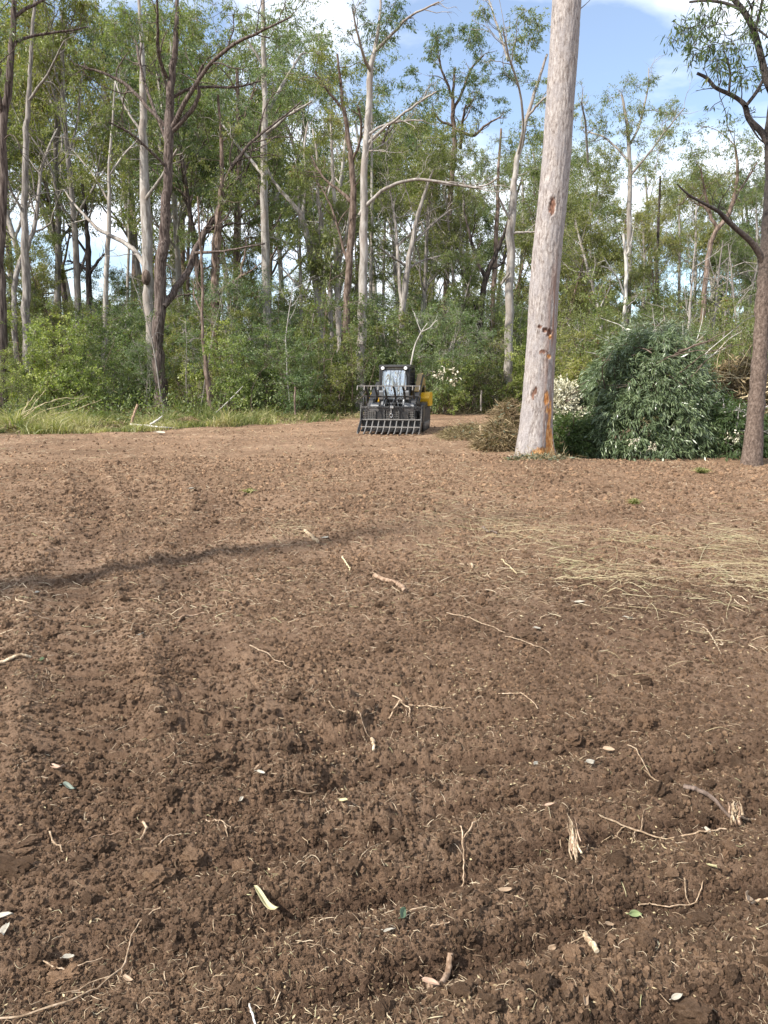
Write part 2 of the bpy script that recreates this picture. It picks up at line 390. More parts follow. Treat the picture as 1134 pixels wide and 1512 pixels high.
# ------------------------------------------------------------------ the ground: one sheet, fine near the camera
def build_ground():
    az_in = np.linspace(-R(35), R(35), 660)
    az = np.concatenate([np.linspace(-math.pi, -R(70), 24)[:-1], np.linspace(-R(70), -R(35), 60)[:-1], az_in, np.linspace(R(35), R(70), 60)[1:], np.linspace(R(70), math.pi, 24)[1:]])
    t = np.linspace(0, 1, 840)
    r_in = 1.05 * (36 / 1.05) ** (t ** 1.08)
    r = np.concatenate([[0.02, 0.3, 0.6, 0.85], r_in, np.array([40, 46, 54, 65, 80, 110, 160, 250, 450, 900])])
    A, Rr = np.meshgrid(az, r)
    X = np.sin(A) * Rr; Y = np.cos(A) * Rr
    dr = np.gradient(r)[:, None]; da = np.gradient(az)[None, :] * Rr
    res = np.maximum(np.broadcast_to(dr, X.shape), np.abs(da)) * 0.8
    x, y, rs = X.ravel(), Y.ravel(), res.ravel()
    z = np.zeros_like(x)
    for i in range(0, len(x), 200000):
        s = slice(i, i + 200000)
        z[s] = height(x[s], y[s], rs[s])
    far = sstep(60, 110, np.hypot(x, y)); z = z * (1 - far)
    nr, nc = X.shape
    idx = np.arange(nr * nc).reshape(nr, nc)
    f = np.stack([idx[:-1, :-1], idx[1:, :-1], idx[1:, 1:], idx[:-1, 1:]], -1).reshape(-1, 4)[:, ::-1]
    soil = soil_mask(x, y)
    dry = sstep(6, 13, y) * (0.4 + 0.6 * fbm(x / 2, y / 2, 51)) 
    moist_shade = damp_and_shade(x, y)
    me = make_mesh('ground', np.stack([x, y, z], 1), [(f, 0)], [M_soil], {'soil': soil, 'dry': dry, 'moist_shade': moist_shade})
    o = link('ground', me); tag(o, 'freshly raked brown soil with clods and furrows', kind='structure')
    return o
build_ground()

# ------------------------------------------------------------------ plants: leaves and twigs
def leaves(mb, c, d, n_len, n_wid, mat=1, tint=None, rng=RNG, fold=0.0):
    """rhombus leaves: base c (n,3), direction d (n,3)"""
    n = len(c)
    if n == 0: return
    ref = nrm(rng.normal(size=(n, 3)))
    s = nrm(np.cross(d, ref))
    Ln = n_len * rng.uniform(0.65, 1.25, n)[:, None]; W = n_wid * rng.uniform(0.7, 1.2, n)[:, None] * 0.5
    curve = nrm(np.cross(s, d)) * Ln * rng.uniform(-0.12, 0.12, n)[:, None]
    mid = c + d * Ln * 0.45 + curve
    v = np.stack([c, mid + s * W, c + d * Ln, mid - s * W], 1).reshape(-1, 3)
    f = np.arange(4 * n).reshape(n, 4)
    t = rng.uniform(0, 1, n) if tint is None else tint
    mb.add(v, f, mat, np.repeat(np.clip(t, 0, 1), 4))
def clumps(mb, C, rad, per, ll, lw, hang=0.6, twigs=8, rng=RNG, mat=1, twig_mat=0, up=0.2, flat=0.75, twr=0.008):
    """sprays of leaves round each centre: twigs fan out and leaves sit along them"""
    C = np.asarray(C, float); K = len(C)
    if K == 0: return
    rad = np.broadcast_to(np.asarray(rad, float), K)
    D = rng.normal(size=(K, twigs, 3)); D[..., 2] = D[..., 2] * flat + up; D = nrm(D)
    Ln = rad[:, None] * rng.uniform(0.55, 1.15, (K, twigs))
    base = C[:, None] - np.array([0, 0, 0.15]) * rad[:, None, None]
    ctint = rng.normal(0, 0.14, K)
    tip = base + D * Ln[..., None]
    # twigs as three-sided slivers
    b = base + np.zeros_like(tip); b = b.reshape(-1, 3); e = tip.reshape(-1, 3); dd = nrm(e - b)
    s = nrm(np.cross(dd, rng.normal(size=dd.shape))) * twr; s2 = nrm(np.cross(dd, s)) * twr
    v = np.stack([b + s, b - s * 0.5 + s2 * 0.87, b - s * 0.5 - s2 * 0.87, e], 1).reshape(-1, 3)
    k = np.arange(len(b)) * 4
    f = np.concatenate([np.stack([k, k + 1, k + 3], 1), np.stack([k + 1, k + 2, k + 3], 1), np.stack([k + 2, k, k + 3], 1)])
    mb.add(v, f, twig_mat)
    n = per * K
    ci = np.repeat(np.arange(K), per); ti = rng.integers(0, twigs, n); t = rng.uniform(0.3, 1.08, n)
    pos = base[ci, 0 * ti] + D[ci, ti] * (Ln[ci, ti] * t)[:, None] + rng.normal(0, 0.09, (n, 3)) * rad[ci][:, None]
    d = nrm(D[ci, ti] * 0.55 + rng.normal(0, 0.5, (n, 3)) + np.array([0, 0, -hang]))
    leaves(mb, pos, d, ll, lw, mat, rng.beta(2, 2.4, n) * 0.9 + ctint[ci] + (rng.random(n) < 0.01) * 0.5, rng)
def wob(p0, d, length, n, rng, w=0.12, lift=0.0):
    pts = [np.array(p0, float)]; d = nrm(np.array(d, float)); st = length / n
    for i in range(n):
        d = nrm(d + rng.normal(0, w, 3) + np.array([0, 0, lift]))
        pts.append(pts[-1] + d * st)
    return np.array(pts), d
def side_dir(d, ang, rng):
    r = nrm(np.cross(d, rng.normal(size=3)))
    return nrm(d * math.cos(ang) + r * math.sin(ang))

class Tree:
    def __init__(s, seed):
        s.w = MB(); s.c = MB(); s.nodes = []; s.rn = []; s.tips = []; s.rng = np.random.default_rng(seed)
    def limb(s, pts, rad, sides=5, mat=0):
        s.w.tube(pts, rad, sides, mat)
        s.nodes.append(np.asarray(pts)); s.rn.append(np.broadcast_to(rad, len(pts)))
    def grow(s, p, d, length, r, lvl, sides=5, bare=False, lift=0.05, kids=4):
        rng = s.rng
        n = 6 if lvl > 0 else 4
        pts, de = wob(p, d, length, n, rng, 0.17 if not bare else 0.24, lift)
        rad = np.linspace(r, r * (0.45 if lvl > 0 else 0.3), n + 1)
        s.limb(pts, rad, max(3, sides))
        if lvl == 0:
            if not bare: s.tips.append(pts[-1]); s.tips.append(pts[-2] + rng.normal(0, 0.15, 3)) 
            return
        for k in range(kids):
            i = int(rng.integers(max(1, n // 3), n + 1))
            dd = nrm(pts[min(i, n)] - pts[i - 1])
            s.grow(pts[i], side_dir(dd, rng.uniform(0.4, 0.95), rng), length * rng.uniform(0.42, 0.65), rad[i] * 0.62, lvl - 1, sides - 1, bare, lift, kids)
        if not bare: s.grow(pts[-1], de, length * 0.5, rad[-1], lvl - 1, sides - 1, bare, lift, kids)
    def fill(s, C, r0=0.022):
        """thin boughs from the nearest limb to each clump centre"""
        if not len(C): return
        A = np.concatenate(s.nodes); Ra = np.concatenate(s.rn)
        for c in C:
            pen = np.linalg.norm(A - c, axis=1) + np.maximum(0, A[:, 2] - c[2]) * 0.9
            i = int(np.argmin(pen)); p0 = A[i]; v = c - p0; l = np.linalg.norm(v)
            if l < 0.15: continue
            mid = p0 + v * 0.5 + s.rng.normal(0, 0.1, 3) * l + np.array([0, 0, -0.06 * l])
            t = np.linspace(0, 1, 5)[:, None]
            pts = (1 - t) ** 2 * p0 + 2 * t * (1 - t) * mid + t * t * c
            pts[1:-1] += s.rng.normal(0, 0.03, (3, 3)) * l
            rr = min(max(r0, 0.013 * l), Ra[i] * 0.8 + 0.004)
            s.w.tube(pts, np.linspace(rr, 0.007, 5), 4)
            A = np.vstack([A, pts[2:4]]); Ra = np.append(Ra, [rr * 0.7, rr * 0.5])
    def emit(s, root, bark, leaf, wood='trunk', crown='crown'):
        t = link(wood, s.w.mesh(wood, [bark]), root)
        if s.c.n:
            c = link(crown, s.c.mesh(crown, [M_twig, leaf]), root); c['kind'] = 'stuff'
        return root

def empty(name, loc=(0, 0, 0), rz=0):
    o = bpy.data.objects.new(name, None); scene.collection.objects.link(o)
    o.location = loc; o.rotation_euler = (0, 0, rz); o.empty_display_size = 0.3
    return o
def copy_tree(o, parent=None):
    c = o.copy(); scene.collection.objects.link(c); c.parent = parent
    for ch in o.children: copy_tree(ch, c)
    return c

# ------------------------------------------------------------------ trees traced from the photograph, at their distances
def traced(seed, Y, name, label, cat, bark, leaf, trunk, br=(), crown=(), dead=(), ll=0.16, lw=0.042, per=150, cr=0.62, hang=0.75, depth=0.9, sides=10, ground=True, group=None):
    T = Tree(seed); rng = T.rng
    bx, by = trunk[0][0], trunk[0][1]
    base = P(bx, by, Y); root = empty(name, (base[0], Y, 0)); o0 = np.array([base[0], Y, 0.0])
    def conv(line, Yo, start_off=0.0, end_off=0.0):
        n = len(line); off = np.linspace(start_off, end_off, n)
        p = np.array([P(q[0], q[1], Yo + off[i]) for i, q in enumerate(line)]) - o0
        r = np.array([q[2] * 0.5 * (Yo + off[i]) / F for i, q in enumerate(line)])
        return p, r
    def smooth(p, r, m):
        t = np.linspace(0, len(p) - 1, m); i = np.arange(len(p))
        q = np.stack([np.interp(t, i, p[:, k]) for k in range(3)], 1)
        k = q.copy()
        for _ in range(2): k[1:-1] = (k[:-2] + 2 * k[1:-1] + k[2:]) / 4
        return k, np.interp(t, i, r)
    tp, tr = conv(trunk, Y)
    if ground and tp[0][2] > -0.1:
        foot = tp[0].copy(); foot[2] = -0.15
        tp = np.vstack([foot, tp]); tr = np.append(tr[0] * 1.12, tr)
    tp, tr = smooth(tp, tr, max(10, len(tp) * 4))
    amp = tr * 0.25
    tp[1:-1] += rng.normal(0, 1, (len(tp) - 2, 3)) * amp[1:-1, None] * np.array([0.6, 1, 0])
    flare = 1 + 0.35 * np.exp(-np.maximum(tp[:, 2], 0) / 0.35)
    T.limb(tp, tr * flare, sides)
    for k, b in enumerate(br):
        # the bough leaves the trunk at its nearest point
        q = P(b[0][0], b[0][1], Y) - o0
        i = int(np.argmin(np.abs(T.nodes[0][:, 2] - q[2]) + np.abs(T.nodes[0][:, 0] - q[0])))
        span = math.hypot(b[-1][0] - b[0][0], b[-1][1] - b[0][1]) * Y / F
        eo = rng.uniform(-0.6, 0.6) * span
        p, r = conv(b, Y, 0, eo); p, r = smooth(p, r, len(p) * 3)
        p[1:-1] += rng.normal(0, 0.25, (len(p) - 2, 3)) * r[1:-1, None]
        T.limb(p, np.maximum(r, 0.012), 6)
        for j in range(int(2 + span * 0.8)):
            i = int(rng.integers(len(p) // 3, len(p))); dd = nrm(p[i] - p[i - 1])
            T.grow(p[i], side_dir(dd, rng.uniform(0.4, 1.0), rng), span * rng.uniform(0.12, 0.3) + 0.3, max(r[i] * 0.5, 0.012), 1, 4, bare=True, kids=2)
    C = []
    for e in crown:
        x, y, rx, ry = e[:4]; dens = e[4] if len(e) > 4 else 1.0
        am = math.pi * rx * ry * (Y / F) ** 2
        k = max(2, int(am / (cr * cr * 1.5) * dens))
        a = rng.uniform(0, 2 * math.pi, k); q = np.sqrt(rng.uniform(0, 1, k))
        dy = rng.normal(0, min(rx, ry) * Y / F * depth, k)
        for j in range(k):
            C.append(P(x + rx * q[j] * math.cos(a[j]), y + ry * q[j] * math.sin(a[j]), Y + dy[j]) - o0)
    if C:
        C = np.array(C); T.fill(C)
        clumps(T.c, C, cr * rng.uniform(0.7, 1.25, len(C)), per, ll, lw, hang, 9, rng)
    for (x, y, ln, ang) in dead:
        p0 = P(x, y, Y) - o0; i = int(np.argmin(np.linalg.norm(np.concatenate(T.nodes) - p0, axis=1)))
        p0 = np.concatenate(T.nodes)[i]
        d = np.array([math.cos(ang), rng.uniform(-0.6, 0.6), math.sin(ang)])
        T.grow(p0, d, ln, 0.035 * max(0.5, ln / 2.5), 2, 5, bare=True, lift=0.0, kids=3)
    T.emit(root, MB_[bark], ML[leaf])
    tag(root, label, cat, group)
    return root

traced(1, 30, 'gum_tree', 'dark barked gum trunk at the very edge of the picture above the grass', 'tree', 'iron', 'gum',
       [(4, 625, 15), (3, 480, 14), (2, 400, 11), (5, 175, 10), (13, 130, 10), (18, 60, 8), (22, -20, 6)],
       [[(19, 67, 5), (42, 53, 4), (100, 46, 3), (130, 40, 1.5)], [(20, 25, 5), (50, 7, 4), (75, -5, 3)], [(4, 175, 6), (-6, 120, 5), (-12, 40, 4)]],
       [(-10, 40, 40, 40, .6), (8, 105, 14, 20, .5)], dead=[(5, 200, 2.0, 0.6)])
traced(2, 38, 'gum_tree', 'grey gum with a curved second stem, beside the dark edge trunk', 'tree', 'grey', 'gum',
       [(42, 600, 14), (40, 480, 12), (38, 400, 11), (36, 317, 9), (38, 211, 8), (43, 141, 6), (45, 88, 5), (50, 20, 4), (52, -20, 3)],
       [[(22, 470, 7), (19, 425, 7), (31, 382, 7), (50, 345, 6), (56, 300, 5), (60, 250, 4), (75, 210, 3), (85, 190, 2)], [(36, 317, 4), (15, 280, 3), (6, 250, 2)], [(42, 150, 4), (70, 110, 3), (95, 60, 2)], [(22, 470, 8), (24, 540, 8), (26, 598, 9)]],
       [(60, 45, 26, 25, .7), (45, 160, 30, 30, .5), (85, 175, 25, 30, .8), (110, 120, 22, 20, .5)], dead=[(36, 290, 2.2, 0.7), (60, 245, 2.4, 0.5)])
traced(3, 36, 'ironbark_tree', 'tallest dark furrowed ironbark with wide spreading black boughs', 'tree', 'iron', 'gum',
       [(239, 606, 20), (236, 560, 17.5), (234, 520, 17), (236, 440, 17), (240, 380, 16), (244, 320, 14), (249, 247, 12), (249, 197, 13), (250, 141, 11), (258, 75, 8), (261, 30, 6), (262, -15, 4)],
       [[(250, 197, 7), (282, 166, 6), (296, 141, 5), (289, 118, 4), (300, 95, 3)],
        [(251, 192, 7), (275, 150, 6), (300, 106, 5), (328, 78, 5), (353, 60, 4), (400, 40, 3), (430, 25, 2)],
        [(245, 187, 6), (212, 152, 5), (190, 127, 5), (159, 109, 4), (120, 98, 2.5)],
        [(246, 115, 6), (234, 88, 5), (233, 40, 4), (232, 0, 3)],
        [(252, 145, 5), (290, 126, 4), (350, 130, 3), (385, 120, 2)],
        [(241, 452, 11), (261, 426, 10), (279, 398, 9), (289, 366, 9), (303, 341, 8), (325, 310, 6), (330, 265, 5), (350, 235, 5), (374, 205, 4), (410, 180, 3), (445, 150, 2)],
        [(289, 374, 5), (315, 372, 4), (339, 369, 3), (391, 360, 2)],
        [(248, 250, 4), (200, 200, 3), (160, 180, 2)],
        [(246, 210, 5), (215, 130, 4), (205, 80, 4), (190, 30, 3)]],
       [(165, 45, 45, 32), (215, 22, 40, 22, 1.2), (265, 40, 36, 30, 1.1), (320, 25, 42, 24, 1.1), (370, 20, 34, 22), (130, 60, 26, 22, .8), (200, 75, 34, 18, .7), (300, 70, 34, 16, .7), (350, 62, 28, 14, .7), (400, 45, 24, 20, .7)],
       dead=[(250, 150, 2.5, 0.5), (300, 106, 2.0, 1.2), (159, 109, 1.8, 2.4), (350, 235, 2.2, 0.4), (303, 341, 1.6, 0.2)], sides=14, per=170)
traced(4, 39, 'gum_tree', 'smooth pale gum trunk standing close behind the dark ironbark', 'tree', 'pale', 'gum',
       [(229, 596, 14), (225, 531, 14), (221, 470, 14), (218, 420, 15), (215, 320, 15), (212, 211, 11), (212, 134, 9), (209, 60, 6), (205, 0, 4)],
       [[(213, 392, 8), (200, 372, 7), (176, 352, 6), (148, 343, 5), (127, 320, 4), (108, 300, 3), (95, 280, 2)], [(212, 300, 5), (240, 260, 4), (262, 220, 3)], [(212, 200, 4), (185, 160, 3), (170, 120, 2)]],
       [(175, 210, 26, 22, .7), (225, 175, 22, 20, .6), (150, 160, 24, 20, .6), (200, 130, 24, 22, .6)], dead=[(200, 372, 2.0, 2.6), (218, 420, 1.6, 2.3)])
traced(5, 42, 'gum_tree', 'slim light grey stem rising over the bright green shrub', 'tree', 'pale', 'olive',
       [(155, 590, 8), (155, 493, 7), (158, 390, 7), (162, 320, 6), (160, 250, 4), (166, 190, 3), (170, 120, 2)],
       [[(160, 260, 3), (178, 235, 3), (205, 205, 2)], [(162, 300, 3), (140, 260, 2), (115, 230, 2)]],
       [(150, 250, 34, 26, .9), (185, 280, 26, 24, .7), (120, 270, 26, 30, .8)])
traced(6, 48, 'gum_tree', 'nearly black forked trunk deep between slim grey stem and edge trees', 'tree', 'dark', 'gum',
       [(132, 560, 9), (132, 503, 8), (131, 398, 8), (130, 350, 6), (125, 300, 4), (118, 240, 3)],
       [[(131, 402, 5), (118, 390, 4), (100, 385, 3)], [(131, 408, 5), (145, 385, 4), (160, 370, 2)], [(131, 380, 4), (105, 340, 3), (85, 300, 2)]],
       [(110, 300, 34, 32, .9), (80, 330, 28, 26, .9), (90, 260, 28, 26, .7)])
traced(7, 37, 'gum_tree', 'brown and grey stem with a crooked pale elbow bough', 'tree', 'brown', 'olive',
       [(321, 600, 11), (318, 530, 12), (319, 461, 13), (318, 390, 12), (323, 320, 9), (328, 265, 6), (327, 200, 5), (322, 140, 3)],
       [[(320, 434, 7), (334, 424, 6), (346, 415, 6), (360, 406, 5), (355, 396, 4), (362, 380, 3), (363, 350, 2)], [(320, 400, 5), (312, 370, 4), (318, 340, 3), (326, 300, 3)], [(318, 470, 4), (312, 455, 3), (313, 435, 3), (330, 452, 2)]],
       [(345, 300, 30, 28, .8), (310, 250, 30, 26, .7), (365, 265, 26, 26, .7), (330, 190, 30, 26, .7)], dead=[(323, 320, 1.8, 0.9)])
traced(8, 31, 'sapling', 'thin leaning dead sapling in front of the elbow boughed tree', 'tree', 'brown', 'olive',
       [(313, 618, 7), (309, 575, 9), (301, 520, 5), (298, 461, 4), (299, 400, 4), (294, 340, 3), (292, 290, 2)],
       [[(298, 461, 3), (290, 445, 3), (285, 435, 2), (288, 420, 1.5)], [(309, 575, 4), (304, 560, 3), (303, 545, 2)]], [], dead=[(298, 430, 1.2, 2.4), (294, 350, 1.2, 0.9)])
traced(9, 44, 'gum_tree', 'mottled blue grey trunk half hidden by leaves near the picture centre', 'tree', 'pale', 'blue',
       [(397, 580, 13), (395, 482, 12), (392, 355, 12), (390, 282, 10), (391, 141, 8), (389, 35, 6), (388, -20, 4)],
       [[(391, 170, 5), (420, 120, 4), (445, 80, 3)], [(390, 260, 5), (350, 215, 4), (320, 170, 2)], [(391, 100, 4), (365, 60, 3), (350, 20, 2)], [(390, 200, 5), (425, 170, 4), (460, 150, 2)]],
       [(420, 40, 34, 30), (440, 100, 36, 28, .9), (385, 95, 26, 24, .7), (460, 60, 26, 20, .8), (350, 150, 34, 26, .8), (405, 150, 26, 22, .7), (365, 185, 30, 22, .7)])
traced(10, 40, 'gum_tree', 'leaning gum, first of the pale slanting stems, with bent black limb', 'tree', 'pale', 'olive',
       [(480, 520, 9), (472, 455, 9), (461, 390, 9), (447, 320, 8), (430, 298, 6), (413, 280, 5), (400, 262, 4), (392, 240, 3)],
       [[(462, 400, 4), (455, 430, 3), (445, 425, 3), (430, 410, 3), (415, 395, 2)], [(447, 322, 5), (452, 270, 4), (448, 220, 3), (455, 180, 2)]],
       [(430, 220, 34, 24, .8), (400, 250, 28, 24, .7), (465, 185, 30, 24, .8)], dead=[(430, 298, 1.8, 1.2)])
traced(11, 41, 'gum_tree', 'slender pale stem second from the mottled trunk', 'tree', 'pale', 'olive',
       [(490, 530, 7), (489, 461, 7), (486, 408, 7), (475, 330, 6), (468, 290, 5), (470, 240, 4), (462, 190, 3)],
       [[(475, 330, 4), (483, 290, 3), (495, 250, 2)]], [(475, 230, 28, 26, .8), (500, 215, 26, 24, .7)])
traced(12, 40, 'gum_tree', 'pale stem splitting into a narrow V above shrubs', 'tree', 'pale', 'olive',
       [(502, 530, 8), (500, 461, 9), (496, 410, 8), (495, 320, 6), (492, 270, 5), (490, 220, 4), (488, 170, 3)],
       [[(498, 402, 5), (506, 370, 5), (513, 340, 4), (518, 300, 3), (522, 260, 2)]], [(490, 165, 26, 22, .8), (520, 240, 22, 24, .7)])
traced(13, 35, 'ironbark_tree', 'brown leaning trunk just beside the straight pale grey one', 'tree', 'brown', 'olive',
       [(505, 560, 12), (509, 503, 11), (514, 408, 10), (521, 320, 10), (521, 247, 8), (507, 159, 6), (503, 123, 4), (498, 80, 3)],
       [[(521, 300, 6), (500, 280, 4), (475, 262, 3), (460, 230, 2)], [(520, 240, 4), (535, 200, 4), (530, 160, 3)], [(514, 390, 5), (500, 340, 4), (488, 300, 3), (470, 270, 2)], [(510, 165, 4), (480, 130, 3), (465, 105, 2)]],
       [(500, 85, 40, 26, 1.1), (475, 135, 34, 24, .8), (525, 130, 26, 24, .8), (450, 110, 26, 20, .7)], dead=[(521, 270, 2.0, 0.9)])
traced(14, 34, 'gum_tree', 'straight pale grey trunk near the centre with bare silver boughs', 'tree', 'pale', 'dark',
       [(533, 570, 14), (535, 490, 13), (536, 400, 12), (537, 320, 11), (539, 229, 9), (544, 169, 9), (546, 106, 8), (553, 74, 6), (560, 40, 4), (562, 0, 3)],
       [[(547, 106, 5), (540, 90, 5), (535, 78, 4), (528, 50, 3), (520, 10, 2)], [(553, 76, 5), (577, 53, 4), (606, 21, 3), (648, 3, 2)],
        [(530, 318, 5), (545, 297, 5), (567, 279, 5), (592, 268, 4.5), (627, 264, 4), (662, 271, 4), (712, 279, 3), (735, 262, 2)],
        [(541, 214, 5), (565, 190, 4), (590, 172, 3), (620, 150, 3), (645, 135, 2)], [(542, 200, 4), (570, 182, 3), (600, 178, 2), (625, 178, 2)]],
       [(545, 28, 30, 24, 1.1), (585, 35, 22, 22, .9), (515, 30, 24, 22, .8), (592, 12, 20, 10, .6), (560, 55, 18, 16, .7)],
       dead=[(541, 230, 2.2, 0.6), (541, 240, 1.8, 0.9), (560, 285, 1.2, -1.0), (650, 268, 1.4, -0.7), (690, 276, 1.4, -0.8), (541, 220, 2.0, 0.3), (620, 266, 1.2, 0.6)], sides=12)
traced(15, 38, 'gum_tree', 'grey trunk directly above the loader forking high with arched limbs', 'tree', 'grey', 'olive',
       [(585, 580, 11), (588, 530, 10), (592, 479, 10), (599, 408, 9), (608, 360, 7), (616, 320, 6), (628, 280, 4), (640, 250, 3)],
       [[(594, 460, 6), (588, 400, 5), (586, 350, 5), (583, 320, 4), (575, 280, 3)], [(600, 400, 4), (620, 385, 3), (650, 378, 2)], [(600, 392, 4), (580, 380, 3), (560, 365, 2)], [(608, 360, 4), (640, 330, 3), (665, 310, 2)]],
       [(600, 235, 34, 28, .8), (640, 225, 30, 26, .8), (575, 250, 24, 26, .6)], dead=[(616, 320, 1.8, 0.9), (583, 320, 1.6, 2.2)])
traced(16, 45, 'gum_tree', 'dark crowned gum standing against blue sky above the loader', 'tree', 'brown', 'dark',
       [(657, 560, 10), (659, 405, 9), (662, 320, 9), (667, 260, 7), (671, 211, 7), (669, 170, 6), (668, 140, 4), (672, 100, 3)],
       [[(670, 186, 4), (650, 180, 3), (640, 165, 2)], [(671, 190, 5), (700, 205, 4), (715, 185, 3), (740, 172, 2)], [(669, 165, 4), (685, 130, 4), (695, 100, 3), (714, 82, 2)], [(668, 145, 4), (655, 110, 3), (645, 80, 2)], [(680, 220, 4), (682, 180, 4), (688, 155, 2)]],
       [(650, 62, 20, 30, 1.2), (690, 50, 30, 26, 1.2), (715, 70, 20, 26, 1.0), (675, 110, 24, 16, .9), (630, 82, 10, 12, .8), (722, 130, 26, 22, 1.3), (748, 125, 18, 20, 1.2), (690, 148, 30, 14, .8), (745, 150, 18, 16, 1.0), (612, 118, 26, 16, 1.0)], per=210, sides=10)
traced(17, 40, 'wattle_tree', 'black forked trunk under drooping olive canopy, nearest the tall blue grey trunk', 'tree', 'dark', 'olive',
       [(704, 560, 10), (706, 489, 9), (712, 440, 9), (717, 408, 8), (733, 373, 6), (745, 345, 5), (755, 310, 3)],
       [[(717, 410, 6), (703, 380, 5), (694, 350, 4), (685, 310, 2)], [(709, 470, 4), (690, 430, 4), (680, 395, 3), (672, 370, 2)], [(722, 398, 4), (740, 392, 3), (752, 370, 2)]],
       [(720, 225, 42, 20, 1.2), (690, 240, 34, 26, 1.0), (745, 255, 26, 34, .9), (715, 285, 40, 22, .6), (650, 260, 24, 22, .6)], ll=0.13, lw=0.02, per=260, dead=[(733, 373, 1.8, 0.8), (703, 380, 1.8, 1.9), (694, 350, 1.6, 1.4)])
traced(18, 43, 'gum_tree', 'thin brown trunk just west of the tall blue grey one', 'tree', 'brown', 'gum',
       [(727, 570, 9), (726, 510, 8), (728, 443, 7), (734, 320, 6), (736, 250, 4), (740, 190, 3)], [], [(745, 205, 22, 20, .7)])
traced(19, 37, 'gum_tree', 'tall smooth blue grey trunk beyond the great leaning trunk, curving crown', 'tree', 'pale', 'gum',
       [(749, 585, 14), (750, 563, 13), (752, 496, 12), (754, 355, 12), (757, 300, 11), (760, 260, 8), (766, 225, 7), (780, 166, 5), (794, 123, 4), (808, 80, 3)],
       [[(764, 230, 4), (775, 190, 4), (768, 130, 3), (752, 90, 3), (742, 40, 2)], [(778, 175, 4), (795, 152, 3), (808, 142, 2)], [(756, 345, 4), (772, 343, 3), (795, 342, 2)], [(757, 330, 4), (740, 300, 3), (728, 270, 2)], [(740, 420, 3), (752, 402, 4)], [(750, 90, 3), (735, 40, 3), (722, 0, 2)]],
       [(775, 30, 32, 28, .9), (792, 75, 22, 26, .7), (765, 90, 20, 22, .5), (785, 120, 16, 18, .5), (740, 12, 28, 14, .8), (800, 25, 18, 22, .9), (755, 55, 16, 18, .6), (797, 200, 18, 18, 1.0), (785, 235, 20, 18, .9)], sides=12)
traced(21, 46, 'gum_tree', 'airy pale limbed gum under clouds, right behind the brush pile', 'tree', 'pale', 'gum',
       [(926, 570, 9), (928, 420, 8), (929, 330, 7), (930, 264, 6), (929, 211, 5), (924, 170, 4), (918, 140, 3)],
       [[(930, 240, 4), (908, 215, 3), (890, 200, 3), (868, 195, 2)], [(930, 260, 4), (955, 230, 3), (985, 190, 2), (1010, 160, 1.5)], [(868, 240, 3), (866, 190, 3), (858, 150, 2)], [(929, 215, 3), (945, 185, 3), (958, 130, 2), (958, 100, 1)]],
       [(925, 128, 20, 16), (960, 112, 9, 12, .8), (868, 145, 16, 18, .8), (900, 160, 26, 20, 1.0), (945, 165, 26, 20, 1.0), (930, 200, 40, 22, .8), (880, 200, 22, 22, .8), (985, 170, 22, 16, .8), (975, 200, 22, 18, .7), (905, 250, 34, 22, .8), (950, 250, 26, 22, .7), (865, 255, 20, 24, .9), (1000, 155, 10, 8, .8)], dead=[(985, 190, 1.6, 0.3)])
traced(24, 42, 'gum_tree', 'twisting brown limbed gum whose leaves turn rust, near the brown barked edge tree', 'tree', 'brown', 'gum',
       [(1034, 570, 8), (1036, 500, 7), (1041, 408, 7), (1050, 350, 6), (1075, 320, 6), (1085, 290, 5), (1090, 250, 4), (1085, 215, 3)],
       [[(1060, 340, 5), (1045, 310, 5), (1030, 295, 4), (1014, 288, 3)], [(1048, 312, 4), (1040, 280, 3), (1035, 250, 2)], [(1080, 300, 4), (1100, 270, 3), (1118, 240, 2)]],
       [(1030, 205, 26, 20, .9), (1070, 200, 30, 22, .9), (1105, 205, 28, 26, 1.0), (1010, 235, 24, 22, .8), (1055, 240, 30, 22, .7), (1110, 250, 26, 26, .8), (1025, 265, 22, 16, .5), (1090, 285, 24, 16, .4)], dead=[(1045, 310, 1.4, 2.4), (1085, 260, 1.4, 0.8)])
traced(25, 40, 'dead_tree', 'bare broken silver trunk rising behind the brush pile', 'dead tree', 'dead', 'gum',
       [(921, 575, 7), (921, 496, 6), (924, 430, 5), (925, 380, 5), (920, 345, 3)],
       [[(924, 440, 3), (912, 410, 2.5), (903, 400, 2), (892, 380, 1.5)], [(924, 380, 3), (932, 360, 2), (935, 340, 1.5)]], [], dead=[(921, 450, 1.2, 0.8)])
